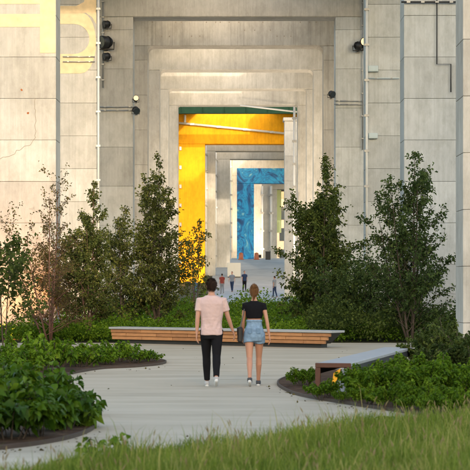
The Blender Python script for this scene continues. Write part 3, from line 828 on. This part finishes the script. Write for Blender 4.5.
# right bed
proto = None
g = 'bushy green shrubs in the right bed'
row_all = [(316, 394), (322, 401), (366, 401), (371, 396), (362, 385), (366, 394), (380, 402), (384, 390), (396, 397), (398, 385), (410, 405), (414, 392), (428, 400), (432, 386), (446, 408), (448, 393), (462, 401), (470, 390), (478, 410), (352, 381), (374, 379), (304, 388), (395, 408), (425, 412), (372, 401), (309, 379), (343, 404.5), (364, 407.5), (388, 411), (412, 414), (438, 416.5), (464, 419), (405, 400), (420, 385), (440, 398), (400, 376), (412, 380)]
row = [q for q in row_all if G(*q).y < 26.75 or G(*q).x > 1.53 + .237*(G(*q).y-27.2) + .62 or G(*q).x < 1.53 + .237*(G(*q).y-27.2) - .5]
row = [q for q in row if not (326 < q[0] < 362 and 384 < q[1] < 403)]
for i, (x, y) in enumerate(row):
    p = G(x, y)
    if i < 4:
        o = shrub('bushy green shrub massed in the right bed before the bench', g, (p.x, p.y, .04), .46, .95, 1900, .056, 'leaf_bush', 300+i)
        if x < 325: o.scale = (.75, .75, .62)
        elif x < 350: o.scale = (.72, .72, .38)
        proto = (proto or []) + [o]
    else:
        copy_tree(proto[i % 4], (p.x, p.y, .04), rng.uniform(0, 6.28), rng.uniform(.8, 1.1) * (.72 if y < 381 else 1) * (.62 if x < 358 else 1) * (.62 if y > 403 else 1))
g = 'dark tall shrubs by the right edge pier'
for i, (x, y, h) in enumerate([(428, 372, .85), (444, 368, 1.0), (458, 374, .95), (468, 380, .8), (418, 365, .75), (440, 380, .7), (474, 366, .9), (452, 362, .95)]):
    p = G(x, y); shrub('dark tall shrub beside the pier at the right photo edge', g, (p.x, p.y, .0), h, 1.0, 1300, .075, 'leaf_dark', 400+i)

def hedge(name, label, x0, x1, d0, d1, hf, n, ls, mat, cat='ground cover'):
    X = nrg.uniform(x0, x1, n); Y = nrg.uniform(d0, d1, n)
    hgt = np.array([hf(x, y) for x, y in zip(X, Y)])
    Zz = hgt*nrg.random(n)**.45 + np.array([gz(y) for y in Y])
    ax = nrg.normal(size=(n, 3)); ax[:, 2] += .5
    t = .45 + .25*np.sin(X*1.7+Y*.9) * np.cos(Y*1.3-X*.6) + nrg.normal(size=n)*.17
    o = leaf_cloud(name, np.stack([X, Y, Zz], 1), ax, ls*nrg.uniform(.6, 1.3, n), M[mat], tint=t)
    return tag(o, label, cat, kind='stuff')
def bumps(h, s, f=1.0):
    return lambda x, y: h*(.72 + .28*math.sin(x*1.9*f+y*.7+s)*math.cos(y*1.1*f-x*.8+2*s)) * (.85+.3*math.sin(x*5.1+y*3.3+s))
hedge('ground_cover', 'fresh green ground cover behind the long bench', -6.5, 7.5, 51.2, 58, bumps(.62, 1), 30000, .085, 'leaf_bright')
hedge('ground_cover', 'green undergrowth below the trees behind the fresh ground cover', -14, 12, 58, 70, bumps(.95, 2), 26000, .10, 'leaf_bush')
hedge('ground_cover', 'dark undergrowth beneath the right hand trees', 2.2, 8.6, 50.8, 57.5, bumps(1.3, 4), 26000, .09, 'leaf_dark')
hedge('ground_cover', 'leafy undergrowth beneath the left hand trees', -12, -3.2, 51.0, 55, bumps(.72, 5), 16000, .085, 'leaf_bush')
hedge('ground_cover', 'low planting spreading into the tunnel before the slope', -7, 9, 77, 84, bumps(1.38, 6), 19000, .13, 'leaf_bright')

# fallen leaves and grit along the bed edges
def litter():
    pts = []
    for pix, n in (([(0, 453), (40, 448), (74, 441), (95, 433), (98, 425)], 30), ([(30, 387), (62, 379), (100, 372), (135, 370), (162, 367)], 24), ([(275, 386), (284, 393), (302, 399), (345, 407), (410, 416)], 40)):
        g_ = [G(*q) for q in pix]
        for _ in range(n):
            i = rng.randrange(len(g_)-1); p = g_[i].lerp(g_[i+1], rng.random()); pts.append((p.x+rng.gauss(0, .10), p.y-abs(rng.gauss(0, .30)), .016))
    for _ in range(50): pts.append((rng.uniform(-6, 5), rng.uniform(19, 46), .016))
    pts = np.array(pts); ax = nrg.normal(size=pts.shape); ax[:, 2] *= .12
    tag(leaf_cloud('leaf_litter', pts, ax, nrg.uniform(.02, .06, len(pts)), M['leaf_brown'], droop=0), 'scattered fallen leaves on the path along the beds', 'litter', kind='stuff')
litter()
# foreground grass
def grass():
    poly = [(p.x, p.y) for p in lawn_pts]
    px = np.array([q[0] for q in poly]); py = np.array([q[1] for q in poly])
    N0 = 150000
    Y = 12.2 + (25-12.2)*nrg.random(N0)**.9
    X = nrg.uniform(-.5, .5, N0)*(Y*.36)
    e = np.interp(X, px, py)
    wob = .18*np.sin(X*3.1)+.12*np.sin(X*7.3+1)
    dens = .55+.45*np.sin(X*2.3+Y*1.7)*np.sin(Y*2.9-X*1.1)
    keep = (Y < e + wob) & (nrg.random(N0) < .55+.45*dens)
    X, Y, e, dens = X[keep], Y[keep], e[keep], dens[keep]; n = len(X)
    cl = np.sin(X*5.3+1.3*np.sin(Y*3.1))*np.sin(Y*4.7+1.1*np.sin(X*2.7)); near = np.clip((e-Y)/.7, .35, 1)*(1+.38*cl)
    h = (.07 + .13*nrg.random(n)**1.3 + .06*dens)*near
    tall = nrg.random(n) < .05; h = np.where(tall, h*1.7, h)
    az = nrg.uniform(0, 2*np.pi, n); lean = nrg.uniform(.05, .55, n)*h
    dx, dy = np.cos(az)*lean, np.sin(az)*lean
    sa = nrg.uniform(0, 2*np.pi, n); w = nrg.uniform(.0016, .0042, n)*np.where(nrg.random(n) < .08, 1.9, 1)
    sx, sy = np.cos(sa)*w, np.sin(sa)*w
    z0 = np.full(n, .03)
    def pt(fx, fz, ws):
        return np.stack([X+dx*fx+sx*ws, Y+dy*fx+sy*ws, z0+h*fz], 1)
    V = np.stack([pt(0, 0, -1), pt(0, 0, 1), pt(.25, .5, -.9), pt(.25, .5, .9), pt(.62, .82, -.6), pt(.62, .82, .6), pt(1.1, .98, 0)], 1)
    Fc = np.array([(0,1,3), (0,3,2), (2,3,5), (2,5,4), (4,5,6)])
    Fa = (Fc[None] + (np.arange(n)*7)[:, None, None]).reshape(-1, 3)
    t = np.clip(.36 + .18*np.sin(X*1.3+Y*.9)*np.sin(Y*1.7-X*2.1) + .22*(dens-.5) + nrg.normal(size=n)*.24 + np.where(tall, .25, 0), 0, 1)
    me = np_mesh('grass', V.reshape(-1, 3), Fa, np.repeat(t, 7))
    tag(link('grass', me, M['grass']), 'long rough grass along the bottom of the photo', 'grass', kind='stuff')
    # a few seed stalks
    k = nrg.choice(n, 380)
    m = MB()
    for i in k:
        hh = rng.uniform(.16, .28)*near[i]; lx, ly = rng.uniform(-.06, .06), rng.uniform(-.06, .06)
        a = Vector((X[i], Y[i], .03)); b = a + Vector((lx, ly, hh))
        m.tube([a, a.lerp(b, .6)+Vector((lx*.1, 0, .01)), b], [.0016, .0014, .0012], 3, caps=False)
        m.tube([b, b+Vector((lx*.25, ly*.2, .03)), b+Vector((lx*.6, ly*.4, .06))], [.003, .006, .001], 4, caps=False)
    tag(m.build('grass_seed_stalks', simple('straw', (.26, .19, .08), .8)), 'dry straw coloured seed stalks standing in the grass', 'grass', kind='stuff')
grass()
# curled weed standing in the grass
for i, (x, y, s) in enumerate([(92, 462, 1), (118, 459, .9), (385, 431, .8)]):
    p = G(x, y)
    shrub(['leafy weed standing in the grass left of centre', 'second leafy weed in the grass just right of the first', 'leafy weed in the grass below the right bed'][i], 'weeds in the grass', (p.x, p.y, .03), .20*s, .22, 44, .085, 'leaf_bush', 500+i, big=True, cat='weed', name='weed')

# ------------------------------------------------------------------ people
def remeshed(m, voxel, smooth_it=6, flat=None):
    me = m.mesh('tmp'); o = bpy.data.objects.new('tmp', me); col.objects.link(o)
    md = o.modifiers.new('r', 'REMESH'); md.mode = 'VOXEL'; md.voxel_size = voxel; md.use_smooth_shade = True
    sm = o.modifiers.new('s', 'SMOOTH'); sm.iterations = smooth_it; sm.factor = .5
    dg = bpy.context.evaluated_depsgraph_get()
    out = bpy.data.meshes.new_from_object(o.evaluated_get(dg)); bpy.data.objects.remove(o); bpy.data.meshes.remove(me)
    if flat is not None:
        for v in out.vertices:
            if v.co.z < flat: v.co.z = flat
    return out
def lerp(a, b, t): return tuple(x+(y-x)*t for x, y in zip(a, b))
def person(label, loc, scale, pose, outfit, rz=0.0, voxel=.009, detail=True, group=None):
    """faces local +Y. pose: legs [(hip, knee)] left, right; arms [(swing, elbow, out)] left, right (degrees)"""
    root = tag(empty('person', loc, rz), label, 'person', group); root.scale = (scale,)*3
    fem = outfit.get('fem', False)
    SH = .168 if fem else .195; HW = .092
    # torso rings z, rx, ry, cy
    if fem:
        tor = [(.80, .145, .105, -.01), (.88, .168, .122, -.015), (.94, .168, .122, -.012), (1.02, .148, .108, 0), (1.10, .124, .092, .005), (1.18, .122, .092, .01), (1.28, .142, .108, .015), (1.38, .150, .100, .005), (1.44, .135, .085, 0), (1.485, .085, .062, -.005), (1.52, .055, .052, 0)]
    else:
        tor = [(.80, .135, .105, -.01), (.88, .158, .118, -.012), (.96, .160, .115, -.005), (1.06, .150, .105, 0), (1.16, .158, .110, 0), (1.28, .176, .122, .005), (1.38, .186, .120, 0), (1.44, .172, .100, -.005), (1.49, .105, .075, -.01), (1.53, .060, .058, 0)]
    def trings(lo, hi, inf):
        zs = [t[0] for t in tor]; out = []
        for z in [lo] + [z for z in zs if lo < z < hi] + [hi]:
            rx, ry, cy = (float(np.interp(z, zs, [t[i] for t in tor])) for i in (1, 2, 3))
            out.append((0, cy, z, rx+inf, ry+inf))
        return out
    legs = []
    for s, (hip, kn) in zip((-1, 1), pose['legs']):
        h = Vector((s*HW, 0, .92)); a = R(hip); k = R(kn)
        kne = h + Vector((s*-.012, math.sin(a)*.43, -math.cos(a)*.43))
        ank = kne + Vector((s*-.01, math.sin(a-k)*.415, -math.cos(a-k)*.415))
        legs.append([h, kne, ank, a-k])
    low = min(l[2].z - (.0 if l[3] > -.3 else .02) for l in legs); dz = .085 - low
    arms = []
    for s, (sw, el, ou) in zip((-1, 1), pose['arms']):
        sh = Vector((s*SH, -.005, 1.43)); a = R(sw); o = R(ou); e = R(el)
        d1 = Vector((s*math.sin(o), math.sin(a)*math.cos(o), -math.cos(a)*math.cos(o)))
        elb = sh + d1*.29
        o2 = R(pose.get('fore_out', (ou*.6, ou*.6))[0 if s < 0 else 1])
        d2 = Vector((s*math.sin(o2), math.sin(a+e)*math.cos(o2), -math.cos(a+e)*math.cos(o2)))
        wr = elb + d2*.25
        arms.append((s, sh, elb, wr, d1, d2))
    # ---- body: one continuous surface
    b = MB(); b.loft(trings(.80, 1.53, 0))
    for h, k, a, an in legs:
        b.tube([h+Vector((0, 0, .03)), h.lerp(k, .25), h.lerp(k, .6), k, k.lerp(a, .3)+Vector((0, -.012, 0)), k.lerp(a, .7), a], [.088, .084, .068, .053, .055, .040, .034], 12, round_caps=True)
        ft = Vector((0, math.cos(an*.6), math.sin(an*.6) if an < -.2 else 0))
        b.tube([a+Vector((0, -.03, -.045)), a+ft*.07+Vector((0, 0, -.05)), a+ft*.15+Vector((0, 0, -.058))], [.032, .034, .026], 10, round_caps=True)
    for s, sh, elb, wr, d1, d2 in arms:
        b.tube([Vector((s*SH*.55, 0, 1.445)), sh, sh.lerp(elb, .4), elb, elb.lerp(wr, .25), wr], [.052, .056 if not fem else .047, .047 if not fem else .038, .037 if not fem else .032, .038 if not fem else .033, .025 if not fem else .022], 12, round_caps=True)
        # hand: palm, four fingers, thumb from the side of the palm
        pe = wr + d2*.085; fwd = Vector((0, 1, 0)); fwd = (fwd - d2*fwd.dot(d2)).normalized(); inn = Vector((-s, 0, 0)); inn = (inn - d2*inn.dot(d2)).normalized()
        for f_ in (-.024, -.008, .008, .024):
            b.tube([wr+fwd*f_*.5, pe+fwd*f_], [.014, .0125], 8, round_caps=True)
            if detail:
                L_ = {-.024: .058, -.008: .074, .008: .078, .024: .070}[f_]
                p1 = pe+fwd*f_*1.05; p2 = p1+d2*L_*.5+inn*.006; p3 = p2+d2*L_*.42+inn*.022; p4 = p3 + d2*L_*.18+inn*.016
                b.tube([p1, p2, p3, p4], [.0098, .0092, .0085, .0075], 8, round_caps=True)
        t1 = wr+d2*.025+fwd*.018; t2 = t1+d2*.035+fwd*.026+inn*.008; t3 = t2+d2*.032+fwd*.006+inn*.006
        b.tube([t1, t2, t3], [.013, .011, .009], 8, round_caps=True)
    hz = 1.675
    b.tube([(0, -.012, 1.49), (0, .0, 1.56), (0, .008, 1.62)], [.058 if not fem else .048, .054 if not fem else .044, .054 if not fem else .046], 14)
    b.ball((0, .0, hz+.012), (.076, .096, .112)); b.ball((0, .035, hz-.05), (.056, .062, .066))
    b.tube([(0, .088, hz+.02), (0, .108, hz-.02), (0, .100, hz-.035)], [.009, .014, .012], 8, round_caps=True)
    for s in (-1, 1):
        b.ball((s*.078, -.004, hz-.005), (.010, .020, .032), 10, 7); b.ball((s*.030, .085, hz+.012), (.014, .010, .009), 8, 6)
    b.ball((0, .090, hz-.068), (.024, .010, .009), 10, 6)
    def folds(me, amp):
        from mathutils import noise as nz
        for v in me.vertices:
            c = v.co
            w = nz.noise(Vector((c.x*7+c.z*4, c.y*7, c.z*8-abs(c.x)*16))) + .5*nz.noise(Vector((c.x*20, c.y*16+c.z*6, c.z*30)))
            pull = .5 + 1.1*math.exp(-((c.z-1.0)/.16)**2)
            v.co = c + v.normal*amp*w*pull
    def put(m, name, mat, vox=voxel, it=5, flat=None):
        me = remeshed(m, vox, it, flat)
        if detail and name in ('top', 'shorts', 'trousers'): folds(me, .0085 if name == 'top' and not fem else .0045)
        o = link(name, me, mat, root, (0, 0, dz)); return o
    put(b, 'body', outfit['skin'])
    # ---- top
    lo = outfit.get('top_lo', .88)
    m = MB(); m.loft(trings(lo, 1.515, outfit.get('top_inf', .020)))
    for s, sh, elb, wr, d1, d2 in arms:
        sl = outfit.get('sleeve', .6)
        m.tube([Vector((s*SH*.45, 0, 1.445)), sh+Vector((0, 0, .004)), sh.lerp(elb, sl)], [.055, .069 if not fem else .056, .066 if not fem else .050], 14)
    put(m, 'top', outfit['top'])
    # ---- bottoms
    m = MB(); wl_ = outfit.get('bot_hi', 1.0); inf = outfit.get('bot_inf', .016)
    m.loft(trings(.80, wl_, inf))
    for h, k, a, an in legs:
        if outfit.get('shorts'):
            q = h.lerp(k, .36); m.tube([h+Vector((0, 0, .03)), h.lerp(k, .2), q], [.100, .108, .106], 16)
        else:
            m.tube([h+Vector((0, 0, .03)), h.lerp(k, .25), h.lerp(k, .6), k, k.lerp(a, .3)+Vector((0, -.01, 0)), k.lerp(a, .7), k.lerp(a, .97)], [.102, .098, .083, .068, .068, .056, .050], 14)
    put(m, 'shorts' if outfit.get('shorts') else 'trousers', outfit['bottom'])
    # ---- shoes
    for h, k, a, an in legs:
        m = MB(); p = an*.55 if an < -.2 else 0
        ft = Vector((0, math.cos(p), math.sin(p)))
        dn = Vector((0, math.sin(p), -math.cos(p)))
        m.tube([a+dn*.045-ft*.045, a+dn*.042+ft*.03, a+dn*.056+ft*.11, a+dn*.062+ft*.165], [.044, .046, .041, .030], 12, round_caps=True)
        m.tube([a+dn*.0, a+dn*.04], [.045, .046], 12)
        so = MB(); so.tube([a+dn*.074-ft*.055, a+dn*.076+ft*.05, a+dn*.078+ft*.165], [.034, .038, .030], 12, round_caps=True)
        s_ = put(m, 'shoe', outfit['shoes'], voxel, 3, None)
        put(so, 'sole', outfit['sole'], voxel, 2, None).parent = s_
        s_.children[0].location = (0, 0, 0)
    # ---- hair
    m = MB()
    if outfit.get('hair_style') == 'bun':
        m.ball((0, -.010, hz+.030), (.084, .098, .106)); m.ball((0, -.03, hz-.035), (.070, .066, .060))
        m.ball((0, -.085, hz+.095), (.042, .040, .040)); m.tube([(0, -.080, hz+.03), (0, -.088, hz-.05), (-.006, -.075, hz-.11), (-.012, -.07, hz-.16)], [.036, .030, .022, .008], 10, round_caps=True)
    else:
        m.ball((0, -.012, hz+.030), (.082, .097, .104)); m.ball((0, -.032, hz-.02), (.070, .064, .058))
    # keep the face free
    me = remeshed(m, voxel*.9, 4)
    bm = bmesh.new(); bm.from_mesh(me)
    dele = [v for v in bm.verts if v.co.y > .052 and v.co.z < hz+.070]
    bmesh.ops.delete(bm, geom=dele, context='VERTS')
    if detail:
        bm.verts.ensure_lookup_table(); bm.normal_update(); base = [(v.co.copy(), v.normal.copy()) for v in bm.verts]
        bun = outfit.get('hair_style') == 'bun'; hr = random.Random(5)
        for _ in range(1500):
            c, nn = base[hr.randrange(len(base))]
            if bun: d = (Vector((0, -.085, hz+.095)) - c); d = d.normalized() if d.length > .05 else Vector((hr.gauss(0, 1), hr.gauss(0, 1), hr.gauss(0, 1))).normalized()
            else: d = Vector((c.x*3, -.35, -.9 if c.z < hz+.08 else -.1)).normalized()
            d = (d + Vector((hr.gauss(0, .3), hr.gauss(0, .3), hr.gauss(0, .3)))).normalized()
            ln = hr.uniform(.018, .042); w_ = nn.cross(d).normalized()*.0022
            q = [c-w_, c+w_, c+d*ln*.6+nn*.007+w_*.8, c+d*ln+nn*hr.uniform(.003, .010)]
            bm.faces.new([bm.verts.new(p_) for p_ in q])
    bm.to_mesh(me); bm.free()
    link('hair', me, outfit['hair'], root, (0, 0, dz))
    return root, arms, dz

def cloth(name, rgb, var=.12, scale=9, bump=.6):
    m = simple(name, rgb, .95, var=var, scale=scale, bump=bump, bscale=14); m.node_tree.nodes['Principled BSDF'].inputs['Specular IOR Level'].default_value = .08; return m
def hairmat(name, a, b_):
    m, nt, N, L, b = new_mat(name)
    tc = N.new('ShaderNodeTexCoord'); mp = N.new('ShaderNodeMapping'); mp.inputs['Scale'].default_value = (90, 30, 12); L.new(tc.outputs['Object'], mp.inputs['Vector'])
    n1 = N.new('ShaderNodeTexNoise'); n1.inputs['Scale'].default_value = 1; n1.inputs['Detail'].default_value = 4; L.new(mp.outputs['Vector'], n1.inputs['Vector'])
    mx = N.new('ShaderNodeMix'); mx.data_type = 'RGBA'; mx.inputs['A'].default_value = (*a, 1); mx.inputs['B'].default_value = (*b_, 1)
    L.new(n1.outputs['Fac'], mx.inputs['Factor']); L.new(mx.outputs['Result'], b.inputs['Base Color']); b.inputs['Roughness'].default_value = .65; b.inputs['Specular IOR Level'].default_value = .12
    bp = N.new('ShaderNodeBump'); bp.inputs['Strength'].default_value = .8; bp.inputs['Distance'].default_value = .01; L.new(n1.outputs['Fac'], bp.inputs['Height']); L.new(bp.outputs['Normal'], b.inputs['Normal'])
    return m
M['tee'] = cloth('pale_pink_cotton', (.58, .42, .395))
M['jeans_black'] = cloth('black_denim', (.012, .012, .014))
M['black_top'] = cloth('black_knit', (.010, .010, .012))
M['denim'] = cloth('light_denim', (.20, .30, .42), .35, 22)
M['denim2'] = cloth('denim_pocket', (.15, .235, .34), .3, 22)
M['hair_dark'] = hairmat('dark_brown_hair', (.012, .008, .006), (.05, .03, .02))
M['hair_brown'] = hairmat('brown_hair', (.06, .028, .012), (.24, .12, .05))
M['shoe_grey'] = simple('pale_canvas', (.42, .41, .40), .8)
M['shoe_dark'] = simple('dark_canvas', (.05, .05, .055), .8)
M['leather'] = simple('black_leather', (.012, .012, .013), .4)

pm = G(211.5, 387.2)
person('man in pale pink T-shirt and slim black trousers walking away', (pm.x, pm.y, .012), 1.79/1.80,
       {'legs': [(15, 5), (-15, 24)], 'arms': [(-8, 10, 7), (6, 14, 16)], 'fore_out': (3, 19)},
       {'skin': M['skin'], 'top': M['tee'], 'top_lo': .862, 'top_inf': .026, 'sleeve': .62, 'bottom': M['jeans_black'], 'bot_hi': .98, 'shoes': M['shoe_grey'], 'sole': M['white'], 'hair': M['hair_dark']}, rz=R(2))
pw = G(254.2, 386.4)
rootw, armw, dzw = person('woman in black crop top and denim shorts walking away beside the man', (pw.x, pw.y, .012), 1.68/1.80,
       {'legs': [(-13, 22), (14, 5)], 'arms': [(6, 12, 5), (-10, 10, 12)], 'fore_out': (4, 9)},
       {'fem': True, 'skin': M['skin2'], 'top': M['black_top'], 'top_lo': 1.20, 'top_inf': .014, 'sleeve': .30, 'bottom': M['denim'], 'bot_hi': 1.175, 'bot_inf': .014, 'shorts': True, 'shoes': M['shoe_dark'], 'sole': M['white'], 'hair': M['hair_brown'], 'hair_style': 'bun'}, rz=R(-2))
# seams of the denim shorts
wb = MB().loft([(0, .005, 1.150, .146, .114), (0, .005, 1.180, .141, .110)], 24).build('waistband', M['denim'], rootw, (0, 0, dzw))
for sx in (-1, 1):
    MB().prism([(sx*.035, 1.03), (sx*.115, 1.03), (sx*.115, .955), (sx*.075, .93), (sx*.035, .955)], 'y', -.158, -.150).build('back_pocket', M['denim2'], rootw, (0, 0, dzw))
# shoulder bag held at her left hip
bag = tag(empty('shoulder_bag', (pw.x-.235, pw.y+.0, .0)), 'small black shoulder bag at the left hip of the woman', 'bag')
MB().box(-.045, .045, -.11, .11, .735, .985, .02).build('pouch', M['leather'], bag)
MB().box(-.052, -.046, -.10, .10, .86, .98).build('flap', M['leather'], bag)
MB().tube([(0, -.09, .98), (.06, -.06, 1.20), (.085, -.0, 1.405), (.07, .06, 1.20), (0, .09, .98)], .009, 6).build('strap', M['leather'], bag)

def far_person(label, x, d, h, top, bottom, legs=((8, 4), (-8, 10)), rz=0.0, skin='skin'):
    p = P(x, 285, d)
    person(label, (p.x, d, gz(d)+.02), h/1.8, {'legs': list(legs), 'arms': [(-8, 10, 8), (8, 14, 8)]},
           {'skin': M[skin], 'top': top, 'bottom': bottom, 'shoes': M['shoe_dark'], 'sole': M['white'], 'hair': M['hair_dark'], 'top_lo': .90}, rz=rz, voxel=.018, detail=False, group='people far off on the paved slope')
red = cloth('red_cloth', (.22, .05, .04)); navy = cloth('navy_cloth', (.03, .045, .09)); grey = cloth('grey_cloth', (.20, .21, .23)); blue = cloth('blue_cloth', (.10, .20, .34))
far_person('far person in dark red top left of the group on the slope', 222, 146, 1.68, red, grey, rz=R(20))
far_person('far person in grey top and dark trousers in the middle of the group', 232, 149, 1.76, grey, navy, rz=R(160))
far_person('far person in dark clothes right of the group on the slope', 244.5, 150, 1.76, navy, M['jeans_black'], rz=R(-160))
far_person('far person in dark clothes walking alone before the broad tree', 274.5, 139, 1.72, grey, navy, rz=R(60))
far_person('far person in blue shirt near the foot of the yellow column', 195.5, 132, 1.74, blue, grey, rz=R(40))

# things at the top of the slope
cb = tag(empty('utility_cabinet', (P(234, 270, 168).x, 168, gz(168))), 'white square cabinet standing on the slope behind the far people', 'cabinet')
MB().box(-.65, .65, 0, .7, .12, 1.45, .02).build('case', M['cabinet'], cb)
MB().box(-.62, -.01, -.02, -.002, .18, 1.38).build('door', M['cabinet'], cb); MB().box(.01, .62, -.02, -.002, .18, 1.38).build('door', M['cabinet'], cb)
MB().box(-.6, .6, .05, .65, 0, .119).build('plinth', M['slabdark'], cb)
def barrel(label, x, d, r=.28, h=.75):
    root = tag(empty('traffic_barrel', (P(x, 260, d).x, d, gz(d)+.02)), label, 'barrel', 'barrels at the top of the slope')
    MB().tube([(0, 0, .0), (0, 0, .06), (0, 0, .061), (0, 0, h*.5), (0, 0, h)], [r*1.25, r*1.25, r, r*.93, r*.8], 14).build('body', M['orange'], root, smooth=True)
    MB().tube([(0, 0, h), (0, 0, h+.06)], [r*.5, r*.3], 14).build('lid', M['orange'], root, smooth=True)
barrel('orange barrel left of the blue column foot', 241, 196)
barrel('orange barrel right of the blue column foot', 256.5, 196)
bn = tag(empty('litter_bin', (P(268, 260, 196).x, 196, gz(196)+.02)), 'dark square bin at the top of the slope', 'bin')
MB().box(-.28, .28, -.25, .25, 0, .85, .02).build('body', M['slabdark'], bn); MB().box(-.31, .31, -.28, .28, .851, .93, .015).build('lid', M['slabdark'], bn)

# ------------------------------------------------------------------ labels of the planting, told apart by row and place
ORD = ['first', 'second', 'third', 'fourth', 'fifth', 'sixth', 'seventh', 'eighth', 'ninth', 'tenth', 'eleventh', 'twelfth', 'thirteenth', 'fourteenth', 'fifteenth', 'sixteenth', 'seventeenth', 'eighteenth', 'nineteenth', 'twentieth']
def relabel(group, key, fmt, rows=None):
    ob = [o for o in bpy.data.objects if o.get('group') == group]
    rows = rows or [('', lambda o: True)]
    for nm, test in rows:
        sel = sorted([o for o in ob if test(o)], key=key); ob = [o for o in ob if o not in sel]
        for i, o in enumerate(sel): o['label'] = fmt.format(n=ORD[min(i, len(ORD)-1)], row=nm)
u = lambda o: 235 + o.location.x/o.location.y*FOC
relabel('bushy green shrubs in the right bed', u, 'bushy green shrub in the {row} row of the right bed, {n} from the bed tip',
        [('foremost', lambda o: o.location.y < 24.6), ('front', lambda o: o.location.y < 26.4), ('middle', lambda o: o.location.y < 28.9), ('back', lambda o: True)])
relabel('low leafy plants in the island bed on the left', lambda o: -u(o), 'low leafy plant in the {row} row of the left island, {n} from its right tip',
        [('front', lambda o: (EYE*FOC/o.location.y+HOR) > 369), ('back', lambda o: True)])
relabel('dark tall shrubs by the right edge pier', u, 'dark tall shrub by the right edge pier, {n} of eight counted from the left')
relabel('bracket plates on the yellow column', lambda o: -sum((v.co.z for v in o.data.vertices)), 'small grey bracket plate on the yellow column edge, {n} from the top')
